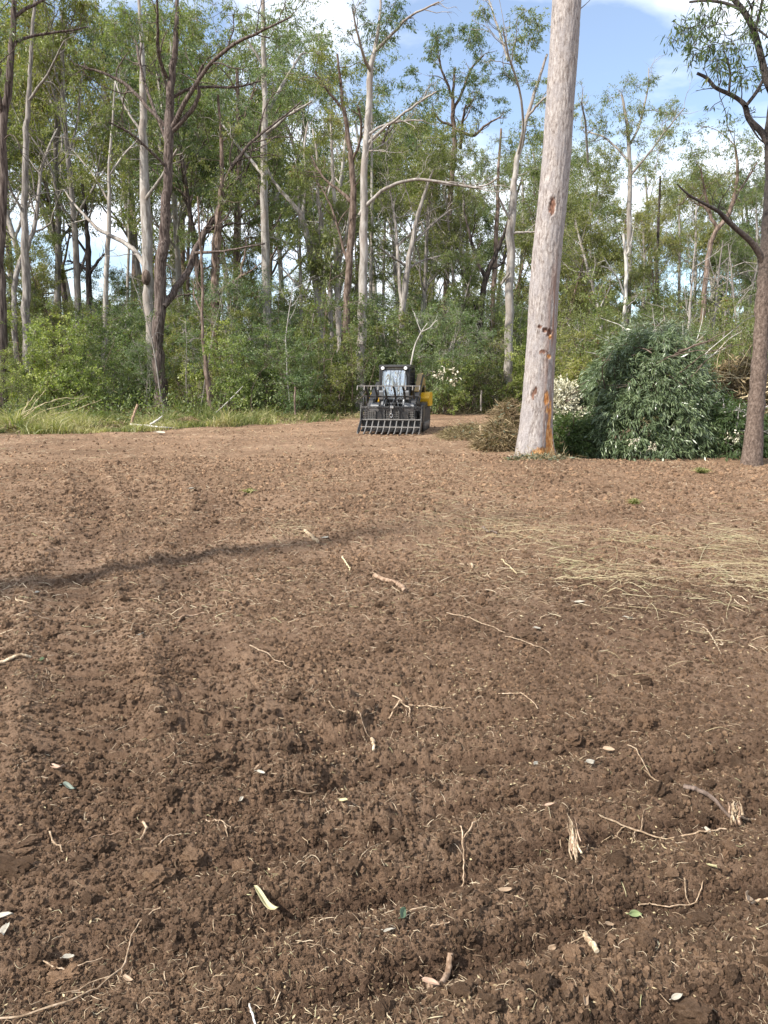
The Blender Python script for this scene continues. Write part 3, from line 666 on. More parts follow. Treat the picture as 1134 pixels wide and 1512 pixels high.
for k, (x, x2, yt, w, bk, lab) in enumerate([(545, 549, 150, 6, 'pale', 'thin straight pale gum just east of the tall central silver one'), (565, 572, 210, 5, 'grey', 'thin grey gum left of the forked trunk over the loader'), (632, 640, 240, 6, 'pale', 'pale gum stem between the forked trunk and dark crowned gum'), (275, 283, 250, 6, 'brown', 'reddish stem in the gap east of the ironbark'),
        (445, 440, 260, 6, 'grey', 'straight grey stem west of the slanting pale stems'), (83, 92, 200, 6, 'grey', 'straight grey gum over the lime shrubs'), (185, 190, 240, 5, 'pale', 'slim pale gum just west of the nest bearing trunk'), (688, 684, 260, 5, 'pale', 'slim pale stem beside the black forked trunk'), (868, 872, 300, 5, 'grey', 'grey gum stem close to the great trunk, over the cream leaves'),
        (968, 975, 260, 6, 'dark', 'dark gum stem rising from behind the brush pile crest'), (1000, 1003, 290, 5, 'pale', 'pale gum stem east of the broken silver trunk'), (350, 358, 230, 5, 'grey', 'grey stem seen beyond the crooked elbow bough')]):
    traced(120 + k, 50 + (k * 7) % 9, 'gum_tree', lab, 'tree', bk, 'olive' if k % 2 else 'gum', [(x, 570, w), ((x + x2) / 2 + (-1) ** k * 2, (570 + yt) / 2, w * .8), (x2, yt, w * .45)], [], [(x2 + 6, yt + 5, 26, 24, .7), (x2 - 14, yt + 40, 20, 20, .5)], per=110)
for k, (x, y0, y1, w, lean) in enumerate([(1013, 560, 400, 5, 10), (1048, 570, 395, 5, 14), (1066, 560, 420, 4, 8), (1092, 560, 400, 4, -12)]):
    lab = ['bare dead sapling with drooping twigs above the tan twiggy heap', 'crooked bare sapling east of the twisting gum', 'thinnest bare sapling near the brown barked edge tree', 'bare grey sapling almost touching the brown barked edge trunk'][k]
    traced(60 + k, 36 + k, 'dead_sapling', lab, 'dead tree', 'grey', 'gum', [(x, y0, w), (x + lean * .4, (y0 + y1) / 2, w * .8), (x + lean, y1, w * .5), (x + lean * 1.4, y1 - 40, w * .3)],
           [], [], dead=[(x + lean * .5, (y0 + y1) / 2 - 20, 2.0, 1.1), (x + lean * .8, y1 + 20, 2.2, 2.0), (x + lean, y1, 2.0, 0.8), (x + lean * .3, (y0 + y1) / 2, 1.8, 1.9)], group='bare saplings behind the brush pile')
# pale dead stem above the loader
traced(70, 29, 'dead_sapling', 'thin white dead stem rising just behind the loader cab', 'dead tree', 'dead', 'gum',
       [(601, 575, 2.6), (606, 540, 2.4), (612, 510, 2), (622, 490, 1.8), (631, 477, 1)], [[(622, 490, 1.4), (617, 478, 1), (612, 465, .8)]], [], dead=[(622, 490, 0.8, 0.5)])

# ------------------------------------------------------------------ the great leaning trunk
def great_trunk():
    Y = 14.6
    cl = [(787.5, 684, 63), (788, 671, 58), (789, 650, 51.5), (791, 628, 47), (794, 590, 43.5), (797, 540, 42), (800, 490, 41), (803, 430, 40.5), (808, 370, 40), (814, 317, 39.5), (822, 230, 38.5), (826, 166, 37.5), (832, 80, 37.5), (837, 0, 37.5), (841, -60, 36), (846, -160, 33), (851, -300, 28)]
    pts = np.array([P(x, y, Y) for x, y, w in cl]); rad = np.array([w / 2 * Y / F for _, _, w in cl])
    o0 = pts[0].copy(); o0[2] = 0
    pts = pts - o0
    pts = np.vstack([pts[0] + [0, 0, -0.35], pts]); rad = np.append(rad[0] * 1.12, rad)
    m, sd = 560, 110
    zt = np.linspace(pts[0, 2], pts[-1, 2], m)
    cx = np.interp(zt, pts[:, 2], pts[:, 0]); rr = np.interp(zt, pts[:, 2], rad)
    for _ in range(6):
        cx[1:-1] = (cx[:-2] + cx[1:-1] * 2 + cx[2:]) / 4; rr[1:-1] = (rr[:-2] + rr[1:-1] * 2 + rr[2:]) / 4
    a = np.arange(sd) * 2 * math.pi / sd
    A, Z = np.meshgrid(a, zt)
    # bark: long shallow flakes
    n = fbm(A * 9 + np.sin(A) * .2, Z * 3.0, 11, 4, .6) ; n2 = fbm(np.cos(A) * 3 + 9, np.sin(A) * 3 + Z * 1.0, 13, 3)
    flakes = sstep(0.50, 0.56, fbm(A * 14, Z * 4.5, 17, 3, .55))
    ro = rr[:, None] * (1 + 0.03 * (n2 - .5) * 2) + 0.010 * (n - .5) + 0.005 * flakes
    but = np.exp(-np.maximum(Z, 0) / 0.3) * (0.05 * np.cos(A * 5 + 1) + 0.03 * np.cos(A * 3))
    ro = ro + but
    wound = np.zeros_like(Z); scar = np.zeros_like(Z)
    front = 3 * math.pi / 2                      # angle that faces the camera
    def scar_at(px, py, w, h, depth=0.025, kind='s', jag=0.3):
        nonlocal ro
        p = P(px, py, Y) - o0; zc = p[2]; i = int(np.argmin(abs(zt - zc)))
        off = np.clip((p[0] - cx[i]) / rr[i], -0.97, 0.97); ac = front + math.asin(off)
        da = (A - ac) * rr[i]; dz = Z - zc
        j = (fbm(A * 22, Z * 16, 23 + int(px), 3, .6) - .5) * 2 * jag
        d = np.hypot(da / w, dz / h) + j
        mk = 1 - sstep(0.72, 0.95, d)
        if kind == 's':
            scar[:] = np.maximum(scar, mk); ro = ro - depth * mk + 0.012 * np.exp(-((d - 1.02) / .1) ** 2)
        else:
            wound[:] = np.maximum(wound, mk * 1.0); ro = ro - depth * mk
    s = Y / F
    scar_at(811, 309, 5.0 * s, 15 * s, .03)
    scar_at(800, 489, 4.5 * s, 4 * s, .03); scar_at(793, 484, 4 * s, 3 * s, .02); scar_at(807, 492, 5 * s, 6 * s, .03); 
    scar_at(787, 577, 2.4 * s, 8 * s, .02); scar_at(783, 583, 3 * s, 8 * s, .015)
    scar_at(797, 520, 6 * s, 3 * s, .004, jag=.6); scar_at(840, 170, 1.5 * s, 3 * s, .01)
    for (px, py, w, h) in ((797, 668, 22, 11), (811, 655, 9, 26), (782, 674, 12, 5), (806, 640, 6, 14), (808, 498, 3, 4), (803, 588, 5, 12), (807, 626, 5, 10), (808, 648, 5, 16), (812, 668, 11, 20), (798, 670, 20, 12), (806, 676, 14, 10), (809, 610, 4, 22), (788, 672, 9, 5), (806, 655, 6, 14), (806, 527, 5, 3), (804, 604, 3, 6)):
        scar_at(px, py, w * s, h * s, .012, 'w', .35)
    rust = np.exp(-((A - (front + 0.62)) / 0.42) ** 2) * (1 - sstep(3.0, 4.2, Z)) * sstep(0.38, 0.6, fbm(A * 6, Z * 1.1, 29, 4, .6))
    X = cx[:, None] + ro * np.cos(A); Yy = ro * np.sin(A)
    idx = np.arange(m * sd).reshape(m, sd)
    f = np.stack([idx[:-1], np.roll(idx, -1, 1)[:-1], np.roll(idx, -1, 1)[1:], idx[1:]], -1).reshape(-1, 4)
    mt, nt, b = mat('smooth_gum_bark_with_wounds')
    v = mapping(nt, (1, 1, 0.30)); v2 = mapping(nt, (1, 1, 0.4))
    n1 = noise(nt, v, 26, 6, 0.62, 0.4); n2_ = noise(nt, v2, 7, 4, 0.55, 0.6); n3 = noise(nt, v, 75, 3, 0.6)
    c = ramp(nt, n1, [(0.33, (0.11, 0.088, 0.078)), (0.42, (0.215, 0.185, 0.17)), (0.52, (0.31, 0.278, 0.26)), (0.68, (0.43, 0.40, 0.38))])
    c = mixc(nt, ramp(nt, n2_, [(0.42, (0, 0, 0)), (0.6, (0.65, 0.65, 0.65))]), c, (0.27, 0.25, 0.25))
    n4 = noise(nt, mapping(nt, (1, 1, .6)), 60, 5, .7, .5)
    c = mixc(nt, .8, c, ramp(nt, n4, [(0.34, (.66, .62, .60)), (0.5, (1, 1, 1)), (0.68, (1.22, 1.2, 1.18))]), 'MULTIPLY')
    c = mixc(nt, ramp(nt, n3, [(0.60, (0, 0, 0)), (0.70, (0.5, 0.5, 0.5))]), c, (0.17, 0.10, 0.075))
    c = mixc(nt, ramp(nt, attr(nt, 'rust'), [(0, (0, 0, 0)), (1, (0.9, 0.9, 0.9))]), c, (0.22, 0.12, 0.08))
    wc = ramp(nt, n1, [(0.35, (0.34, 0.12, 0.035)), (0.5, (0.58, 0.27, 0.09)), (0.66, (0.72, 0.47, 0.25))])
    c = mixc(nt, attr(nt, 'wound'), c, wc)
    sc = ramp(nt, n1, [(0.4, (0.09, 0.048, 0.034)), (0.6, (0.24, 0.125, 0.085))])
    c = mixc(nt, attr(nt, 'scar'), c, sc)
    nt.links.new(c, b.inputs['Base Color']); b.inputs['Roughness'].default_value = 0.85; b.inputs['Specular IOR Level'].default_value = 0.25
    bump(nt, b, n1, 0.45, 0.02)
    me = make_mesh('trunk', np.stack([X.ravel(), Yy.ravel(), Z.ravel()], 1), [(f, 0)], [mt], {'wound': wound.ravel(), 'scar': scar.ravel(), 'rust': rust.ravel()})
    root = empty('gum_tree', tuple(o0)); tag(root, 'great pale leaning trunk with orange gouges at its foot and dark bark scars', 'tree')
    link('trunk', me, root)
    for k in range(9):
        r_ = np.random.default_rng(k + 50); a0 = front + (-1.3 + k * .32); rb = np.interp(.1, zt, rr) * 1.04; L0 = r_.uniform(.18, .5); t = np.linspace(0, 1, 8)
        c0 = np.array([cx[20] + math.cos(a0) * rb, math.sin(a0) * rb, .02]); out = np.array([math.cos(a0), math.sin(a0), 0]); tg = np.array([-math.sin(a0), math.cos(a0), 0])
        pts = np.array([c0 + out * (.03 + .22 * q * r_.uniform(.5, 1)) + tg * (L0 * (q - .5) * 1.2) + np.array([0, 0, .03 + .07 * math.sin(q * 3)]) for q in t]); w = .022 * np.sin(np.clip(t * .9 + .05, 0, 1) * math.pi) + .006
        v = np.concatenate([pts - out * w[:, None], pts + np.array([0, 0, 1.]) * w[:, None] * .5, pts + out * w[:, None]]); i8 = np.arange(7); ff = np.concatenate([np.stack([i8 + q * 8, i8 + 1 + q * 8, i8 + 9 + q * 8, i8 + 8 + q * 8], 1) for q in (0, 1)])
        o = MB().add(v, ff).build('bark_strip', MB_['brown' if k % 2 else 'stick'], root); sd_ = o.modifiers.new('thick', 'SOLIDIFY'); sd_.thickness = .004
    T = Tree(200); top = np.array([cx[-1], 0, zt[-1]])
    T.limb(np.array([top - [0, 0, .3], top + [0.1, 0, 2.0], top + [0.0, .3, 4.5]]), [rad[-1] * .95, .24, .12], 10)
    for k in range(6):
        T.grow(T.nodes[0][1 + k % 2], side_dir(np.array([0, 0, 1.0]), T.rng.uniform(.5, 1.0), T.rng), 3.6, .13, 2, 6, kids=3)
    # the small bare twig that shows beside the trunk at the top of the picture
    p = P(856, 14, Y) - o0
    tw = MB().tube(np.array([p - [0.06, 0, 0.05], p, p + [.12, 0, .1], p + [.25, 0, .22]]), [.012, .009, .006, .003], 4)
    clumps(T.c, np.array(T.tips), 0.7, 90, .16, .04, .8, 8, T.rng)
    link('bough', T.w.mesh('bough', [MB_['pale']]), root); tw.build('twig', [MB_['pale']], root)
    c = link('crown', T.c.mesh('crown', [M_twig, ML['gum']]), root); c['kind'] = 'stuff'
great_trunk()

# near dark-limbed tree at the east edge, bark brown at the foot
def edge_tree():
    Y = 14.3
    T = Tree(300); base = P(1109, 688, Y); o0 = np.array([base[0], Y, 0.0])
    def cv(line, eo=0.0):
        off = np.linspace(0, eo, len(line))
        p = np.array([P(q[0], q[1], Y + off[i]) for i, q in enumerate(line)]) - o0
        r = np.array([q[2] / 2 * Y / F for q in line]); t = np.linspace(0, len(p) - 1, len(p) * 4); i = np.arange(len(p))
        p = np.stack([np.interp(t, i, p[:, k]) for k in range(3)], 1); r = np.interp(t, i, r)
        for _ in range(3): p[1:-1] = (p[:-2] + 2 * p[1:-1] + p[2:]) / 4
        return p, r
    p, r = cv([(1109, 700, 34), (1110, 680, 29), (1113, 640, 25), (1117, 590, 22), (1121, 540, 21), (1125, 480, 20), (1128, 430, 20), (1130, 390, 21), (1135, 340, 17), (1138, 260, 15), (1136, 200, 14), (1143, 150, 14), (1158, 90, 12), (1170, 0, 10), (1180, -90, 7)])
    p[2:-2] += T.rng.normal(0, .006, (len(p) - 4, 3)); T.limb(p, r * (1 + .05 * T.rng.normal(size=len(r))), 18)
    lines = [[(1128, 392, 10), (1122, 375, 9), (1108, 355, 8), (1087, 338, 7), (1070, 322, 6.5), (1062, 312, 5.5), (1044, 303, 4), (1016, 288, 3), (1000, 272, 1.5)],
             [(1136, 215, 10), (1125, 194, 9), (1104, 176, 8), (1101, 155, 7.5), (1090, 146, 6), (1076, 138, 6), (1055, 130, 5), (1045, 115, 5), (1029, 108, 4)],
             [(1146, 150, 10), (1132, 120, 10), (1124, 85, 9), (1114, 45, 8.5), (1100, 18, 8), (1080, -5, 7), (1060, -30, 5)],
             [(1101, 157, 5), (1116, 138, 5), (1127, 118, 4), (1133, 100, 3)],
             [(1076, 138, 3.5), (1079, 110, 3), (1075, 92, 3), (1069, 75, 2)],
             [(1100, 18, 4), (1075, 5, 4), (1045, 0, 4), (1018, 3, 3)],
             [(1114, 45, 4), (1122, 20, 4), (1128, -10, 3)], [(1108, 35, 3.5), (1125, 48, 3), (1140, 60, 2)],
             [(1104, 178, 3), (1120, 205, 2), (1134, 215, 1.5)]]
    for k, l in enumerate(lines):
        p, r = cv(l, T.rng.uniform(-.7, .7)); T.limb(p, r, 8)
        for j in range(4):
            i = int(T.rng.integers(len(p) // 3, len(p)))
            T.grow(p[i], side_dir(nrm(p[i] - p[i - 1]), T.rng.uniform(.5, 1.0), T.rng), T.rng.uniform(.35, .8), max(.006, r[i] * .3), 1, 4, True, kids=2)
    C = []
    for (x, y, rx, ry, k) in ((1050, 28, 34, 24, 30), (1040, 62, 32, 22, 26), (1085, 70, 26, 28, 20), (1022, 50, 18, 16, 12), (1105, 100, 18, 18, 7), (1085, 118, 20, 14, 7), (1120, 20, 18, 22, 12), (1070, 165, 12, 10, 2), (1062, 95, 16, 14, 6), (1110, 165, 14, 10, 3), (1150, 60, 20, 30, 16), (1170, -30, 40, 40, 30), (1100, -50, 40, 30, 24)):
        for j in range(k):
            C.append(P(x + T.rng.normal() * rx * .6, y + T.rng.normal() * ry * .6, Y + T.rng.normal() * .5) - o0)
    C = np.array(C); T.fill(C, .006)
    C = C[T.rng.random(len(C)) < .72]; clumps(T.c, C, .19, 14, .135, .028, 1.1, 6, T.rng, twr=.003)
    root = empty('gum_tree', tuple(o0)); tag(root, 'brown barked tree beside the brush pile with black zigzag limbs across the sky', 'tree')
    m, nt, b = mat('brown_bark_darkening_upward')
    v = mapping(nt, (1, 1, .6)); n = noise(nt, v, 26, 6, .65, .3)
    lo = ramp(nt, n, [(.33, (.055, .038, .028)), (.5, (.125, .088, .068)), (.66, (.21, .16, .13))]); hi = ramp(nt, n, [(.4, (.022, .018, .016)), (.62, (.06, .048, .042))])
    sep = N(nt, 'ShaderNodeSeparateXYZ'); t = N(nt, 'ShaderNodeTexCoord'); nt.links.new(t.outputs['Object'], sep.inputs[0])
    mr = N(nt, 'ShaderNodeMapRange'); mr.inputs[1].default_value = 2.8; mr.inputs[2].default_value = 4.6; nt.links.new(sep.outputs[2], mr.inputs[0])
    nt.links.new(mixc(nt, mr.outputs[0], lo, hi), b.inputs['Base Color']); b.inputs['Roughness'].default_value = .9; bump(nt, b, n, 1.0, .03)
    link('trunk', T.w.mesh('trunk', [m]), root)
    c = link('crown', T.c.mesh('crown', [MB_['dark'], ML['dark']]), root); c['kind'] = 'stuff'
edge_tree()

# ------------------------------------------------------------------ woodland behind: a few kinds, copied
def gen_gum(seed, H, bark, leaf, lean=0.05, start=0.42, per=120, cr=0.75, nb=9, thick=0.011):
    T = Tree(seed); rng = T.rng
    d = nrm(np.array([rng.normal() * lean, rng.normal() * lean, 1]))
    pts, de = wob((0, 0, -0.2), d, H * 0.86, 14, rng, 0.045, 0.02)
    r0 = H * thick; rad = np.linspace(r0, r0 * 0.35, 15); rad[0] *= 1.25
    T.limb(pts, rad, 8)
    for k in range(nb):
        t = start + (1 - start) * (k + rng.uniform(0, .8)) / nb; i = min(14, int(t * 14))
        T.grow(pts[i], side_dir(nrm(pts[i] - pts[i - 1]), rng.uniform(.45, .85), rng), H * rng.uniform(.14, .24) * (1.15 - .4 * t), rad[i] * .5, 2, 5, lift=0.09, kids=3)
    for k in range(4):
        i = int(rng.integers(5, 12)); T.grow(pts[i], side_dir(np.array([0, 0, 1.]), rng.uniform(.7, 1.3), rng), H * rng.uniform(.07, .13), rad[i] * .35, 2, 4, True, 0.0, 3)
    C = np.array(T.tips); rng.shuffle(C); C = C[:125]
    clumps(T.c, C, cr * rng.uniform(.6, 1.2, len(C)), int(per * .82), .18, .046, .75, 8, rng)
    root = empty('gum_tree'); T.emit(root, MB_[bark], ML[leaf]); return root
def gen_wattle(seed, H, bark, leaf, per=150, n=70, ll=.15, lw=.028, spread=.42):
    """many-stemmed small tree, dense from head height up"""
    T = Tree(seed); rng = T.rng
    for k in range(3):
        d = nrm(np.array([rng.normal() * .28, rng.normal() * .28, 1]))
        pts, de = wob((0, 0, -.1), d, H * rng.uniform(.65, .85), 9, rng, .1, .03)
        T.limb(pts, np.linspace(H * .009, H * .003, 10), 6)
        for j in range(3):
            i = int(rng.integers(3, 9)); T.grow(pts[i], side_dir(nrm(pts[i] - pts[i - 1]), .8, rng), H * .2, H * .004, 1, 4, True, .05, 3)
    u = nrm(rng.normal(size=(n, 3))) * rng.uniform(.35, 1, n)[:, None] ** .6
    C = u * np.array([H * spread, H * spread, H * .4]) + np.array([0, 0, H * .6])
    C[:, :2] += (C[:, 2:3] - H * .6) * rng.normal(0, .1, 2)
    T.fill(C, .014); clumps(T.c, C, H * .1 * rng.uniform(.7, 1.3, n), per, ll, lw, .5, 9, rng)
    root = empty('wattle_tree'); T.emit(root, MB_[bark], ML[leaf]); return root
def gen_shrub(seed, H, W, leaf, per=170, n=34, ll=.09, lw=.045, bare=3):
    T = Tree(seed); rng = T.rng
    for k in range(6):
        d = nrm(np.array([rng.normal() * .5, rng.normal() * .5, 1]))
        pts, de = wob((rng.normal() * .15, rng.normal() * .15, -.08), d, H * rng.uniform(.6, .95), 6, rng, .12, .05)
        T.limb(pts, np.linspace(.022, .006, 7), 4)
    for k in range(bare):
        T.grow((rng.normal() * W * .3, rng.normal() * W * .3, H * .3), nrm(np.array([rng.normal() * .6, rng.normal() * .6, 1])), H * .7, .012, 1, 4, True, .0, 3)
    u = nrm(rng.normal(size=(n, 3))) * rng.uniform(.3, 1, n)[:, None] ** .5
    C = u * np.array([W * .5, W * .5, H * .46]) + np.array([0, 0, H * .5]); C[:, 2] = np.maximum(C[:, 2], .15)
    C[:, :2] *= (1 - .35 * np.clip(C[:, 2:3] / H - .5, 0, 1))
    W8 = np.stack([rng.normal(0, W * .28, 9), rng.normal(0, W * .28, 9), H * rng.uniform(.95, 1.45, 9)], 1); C = np.vstack([C, W8])
    T.fill(C, .009); n = len(C); clumps(T.c, C, .42 * rng.uniform(.7, 1.35, n) * (H / 2.6) ** .5, int(per * .85), ll, lw, .25, 9, rng, twr=.005)
    root = empty('shrub'); T.emit(root, MB_['brown'], ML[leaf], 'stem', 'foliage'); return root

def place(proto, used, x, y, s, rz, label, group, cat):
    o = copy_tree(proto) if proto.name in used else proto
    used.add(proto.name); o.location = (x, y, 0); o.rotation_euler = (0, 0, rz); o.scale = (s, s, s * RNG.uniform(.94, 1.06))
    o.scale.z *= RNG.uniform(.85, 1.35) if cat == 'shrub' else 1; tag(o, label, cat, group); return o
USED = set()
gums = [gen_gum(400, 17, 'pale', 'gum'), gen_gum(401, 17, 'grey', 'olive', per=130), gen_gum(402, 17, 'brown', 'gum', .1), gen_gum(403, 17, 'pale', 'olive', .08, .5, nb=8), gen_gum(404, 17, 'iron', 'dark', .04, .45), gen_gum(405, 12, 'brown', 'olive', .1, .22, 110, .7, 12, .009), gen_gum(406, 12, 'grey', 'gum', .12, .25, 110, .7, 11, .009)]
G_LABEL = {0: 'pale slender gum among the many alike in the deep woodland', 1: 'grey barked gum with olive crown among those in deep woodland', 2: 'brown leaning gum among the alike trees of the deep woodland',
           5: 'lower olive gum leafy from half height amid the deep woodland', 6: 'lower grey gum leafy from half height amid the deep woodland', 3: 'pale high crowned gum with olive leaves in the deep woodland', 4: 'dark barked gum with dark leaves in the deep woodland'}
def skyline(px):
    return float(np.interp(px, [-400, 100, 480, 540, 580, 640, 700, 760, 850, 900, 1000, 1040, 1134, 1500], [-90, -50, 20, 90, 125, 150, 190, 130, 165, 200, 205, 225, 235, 60]))
rng = np.random.default_rng(77)
rows = [(46, 9), (54, 10), (64, 12), (78, 15), (95, 17)]
for Y, n in rows:
    span = 0.62 * Y
    for k in range(n):
        x = -span + 2 * span * (k + rng.uniform(.1, .9)) / n; yy = Y + rng.uniform(-4, 4)
        px = 567 + x / yy * F
        top = skyline(px) + rng.uniform(-10, 90)
        H = P(px, top, yy)[2]
        if H < 7: continue
        g = int(rng.integers(0, 5))
        place(gums[g], USED, x, yy, H / 17.0, rng.uniform(0, 6.28), G_LABEL[g], 'deep woodland gums %d' % g if False else 'gums of the deep woodland, kind ' + 'abcde'[g], 'tree')
for Y, n in ((43, 8), (50, 11), (60, 15), (72, 20), (88, 22)):
    span = 0.6 * Y
    for k in range(n):
        x = -span + 2 * span * (k + rng.uniform(.1, .9)) / n; yy = Y + rng.uniform(-3, 3); g = int(rng.integers(5, 7)); px = 567 + x / yy * F
        H = min(rng.uniform(8.5, 13), P(px, skyline(px) + 60, yy)[2])
        if 735 < px < 775 and yy < 60: continue
        place(gums[g], USED, x, yy, H / 12.0, rng.uniform(0, 6.28), G_LABEL[g], 'lower gums of the woodland, kind ' + 'ab'[g - 5], 'tree')
# trees out of view to the west whose shade falls over the clearing
for k, (x, y, s) in enumerate(((-30, -3, .9), (-31, 8, 1.0), (-9, -13, .9), (24, -14, .9), (-12, -19, .9))):
    place(gums[k % 5], USED, x, y, s, k * 1.3, G_LABEL[k % 5], 'gums of the deep woodland, kind ' + 'abcde'[k % 5], 'tree')

wat = [gen_wattle(500, 7, 'dark', 'olive'), gen_wattle(501, 7, 'brown', 'gum', ll=.12, lw=.05), gen_wattle(502, 7, 'grey', 'blue', ll=.12, lw=.04), gen_wattle(503, 7, 'brown', 'olive', n=55, per=170, ll=.18, lw=.02)]
W_LABEL = ['dark stemmed wattle with olive needles in the undergrowth belt', 'brown stemmed small tree with broad green leaves in the undergrowth belt', 'grey stemmed small tree with blue green leaves in the undergrowth belt', 'feathery olive wattle in the undergrowth belt']
for Y, n, hs in ((38, 10, 4.4), (42, 14, 5.6), (48, 15, 6.8), (57, 16, 8.0), (68, 16, 8.6), (84, 24, 11.5)):
    span = .6 * Y
    for k in range(n):
        x = -span + 2 * span * (k + rng.uniform(.1, .9)) / n; yy = Y + rng.uniform(-3, 3); g = int(rng.integers(0, 4)); px = 567 + x / yy * F
        s = hs * rng.uniform(.65, 1.2) / 7
        if 735 < px < 780: s *= .6
        if px > 830: s *= .9
        place(wat[g], USED, x, yy, s, rng.uniform(0, 6.28), W_LABEL[g], 'small trees of the undergrowth belt, kind ' + 'abcd'[g], 'small tree')
# hand-placed small trees that show plainly
for (px, Y, h, g, lab) in ((655, 34, 5.2, 2, 'bushy grey green small tree spreading above and behind the loader'), (352, 36, 6.6, 2, 'tall blue green leafed small tree beside the elbow boughed stem'),
                           (985, 30, 4.2, 2, 'grey green small tree peeking over the brush pile'), (430, 33, 3.2, 1, 'low broad leafed small tree between mottled trunk and loader'), (1110, 34, 5.2, 0, 'dark small tree behind the brown barked edge trunk'),
                           (860, 33, 4.8, 1, 'small tree beyond the great trunk, over the cream leaves')):
    x = (px - 567) / F * Y; place(wat[g], USED, x, Y, h / 7, px * .1, lab, None, 'small tree')

shr = {'lime': gen_shrub(600, 2.6, 2.6, 'lime', ll=.10, lw=.065), 'dark': gen_shrub(601, 2.8, 2.6, 'mid', ll=.11, lw=.05), 'olive': gen_shrub(602, 2.6, 2.4, 'olive', ll=.12, lw=.03, bare=6),
       'gum': gen_shrub(603, 2.8, 2.8, 'gum', ll=.10, lw=.045), 'blue': gen_shrub(604, 2.8, 2.6, 'blue', ll=.10, lw=.05), 'thin': gen_shrub(605, 2.2, 2.0, 'olive', per=60, n=26, ll=.08, lw=.02, bare=14)}
front = [(20, 27.5, 2.3, 'gum', 'dusky shrub at the foot of the dark edge trunk'), (72, 31, 3.2, 'lime', 'bright lime shrub beside the grey twin stemmed gum'), (112, 30.5, 3.0, 'lime', 'larger lime shrub behind the arching dry stalks'),
         (150, 32, 3.3, 'gum', 'mid green shrub between the lime shrubs and the slanting stake'), (182, 31.5, 3.5, 'blue', 'tall blue green shrub near the leaning stake'), (205, 33, 2.6, 'dark', 'dense green shrub touching the ironbark'),
         (272, 33, 2.7, 'olive', 'olive shrub east of the ironbark foot'), (290, 34, 2.6, 'thin', 'sparse twiggy shrub near the dead sapling'), (345, 31.5, 2.4, 'lime', 'light green shrub just east of the dead sapling'), (372, 33, 3.4, 'blue', 'blue green shrub under the mottled trunk'),
         (405, 32.5, 3.2, 'dark', 'dense leafy shrub in front of the mottled trunk'), (440, 31.5, 2.7, 'blue', 'glossy shrub behind the short fence post'), (468, 34, 3.4, 'gum', 'rounded shrub under the slanting pale stems'), (500, 32.5, 3.0, 'olive', 'olive shrub beside the loader rake'),
         (530, 34, 3.2, 'gum', 'shrub hugging the straight pale grey trunk'), (565, 34.5, 3.1, 'dark', 'dense green shrub behind the loader jaw'), (600, 36, 3.4, 'gum', 'shrub above the loader cab roof'), (640, 33.5, 2.8, 'blue', 'shrub just beyond the yellow fender'),
         (662, 33, 2.0, 'lime', 'light green shrub dotted with cream leaves'), (690, 36, 3.0, 'gum', 'shrub by the second fence post'), (715, 37, 2.8, 'dark', 'dense green shrub under the black forked trunk'), (742, 39, 2.6, 'olive', 'low olive shrub at the blue grey trunk'),
         (772, 38, 3.1, 'lime', 'green shrub showing just west of the great trunk'), (840, 30, 3.2, 'olive', 'olive shrub over the cream leaved cuttings'), (875, 31, 3.6, 'gum', 'shrub rising behind the brush pile crest'), (1060, 30, 2.9, 'gum', 'shrub beyond the tan heap'),
         (1090, 27, 2.6, 'thin', 'twiggy shrub behind the brown barked tree'), (1130, 26, 3.0, 'dark', 'dense green shrub at the far east edge'), (-60, 28, 3.0, 'gum', 'shrub just outside the picture west'), (1200, 24, 3.0, 'gum', 'shrub just outside the picture east')]
for k, (px, Y, h, g, lab) in enumerate(front):
    if 175 < px < 285: Y = 38.5
    h *= .86
    place(shr[g], USED, (px - 567) / F * Y, Y, h / 2.7, k * 2.1, lab, None, 'shrub')
S_LABEL = {'lime': 'lime green shrub in the crowded second row of undergrowth', 'dark': 'dense green shrub in the crowded second row of undergrowth', 'olive': 'olive shrub in the crowded second row of undergrowth', 'gum': 'mid green shrub in the crowded second row of undergrowth',
           'blue': 'blue green shrub in the crowded second row of undergrowth', 'thin': 'thin twiggy shrub in the crowded second row of undergrowth'}
for Y, n in ((37, 22), (43, 22), (51, 22)):
    span = .6 * Y
    for k in range(n):
        x = -span + 2 * span * (k + rng.uniform(0, 1)) / n; g = ['dark', 'olive', 'gum', 'blue', 'thin', 'gum', 'olive', 'lime'][int(rng.integers(0, 8))]
        place(shr[g], USED, x, Y + rng.uniform(-2, 2), rng.uniform(.75, 1.3), rng.uniform(0, 6.28), S_LABEL[g], 'second row undergrowth, ' + g, 'shrub')

def stag():
    T = Tree(900); pts = np.array([(0, 0, -.1), (.1, 0, 5), (-.1, .1, 10), (.12, .05, 15), (.0, 0, 19.5)]); T.limb(pts, np.array([.50, .46, .42, .36, .15]), 12)
    for k in range(4): T.grow(pts[3 + k % 2], side_dir(np.array([0, 0, 1.]), .5, T.rng), 2.5, .06, 1, 4, True, .05, 3)
    root = empty('dead_tree', (-18.3, -3.9, 0)); T.emit(root, MB_['dead'], ML['gum']); tag(root, 'lone dead trunk beside the clearing whose shadow crosses the soil', 'dead tree')
stag()

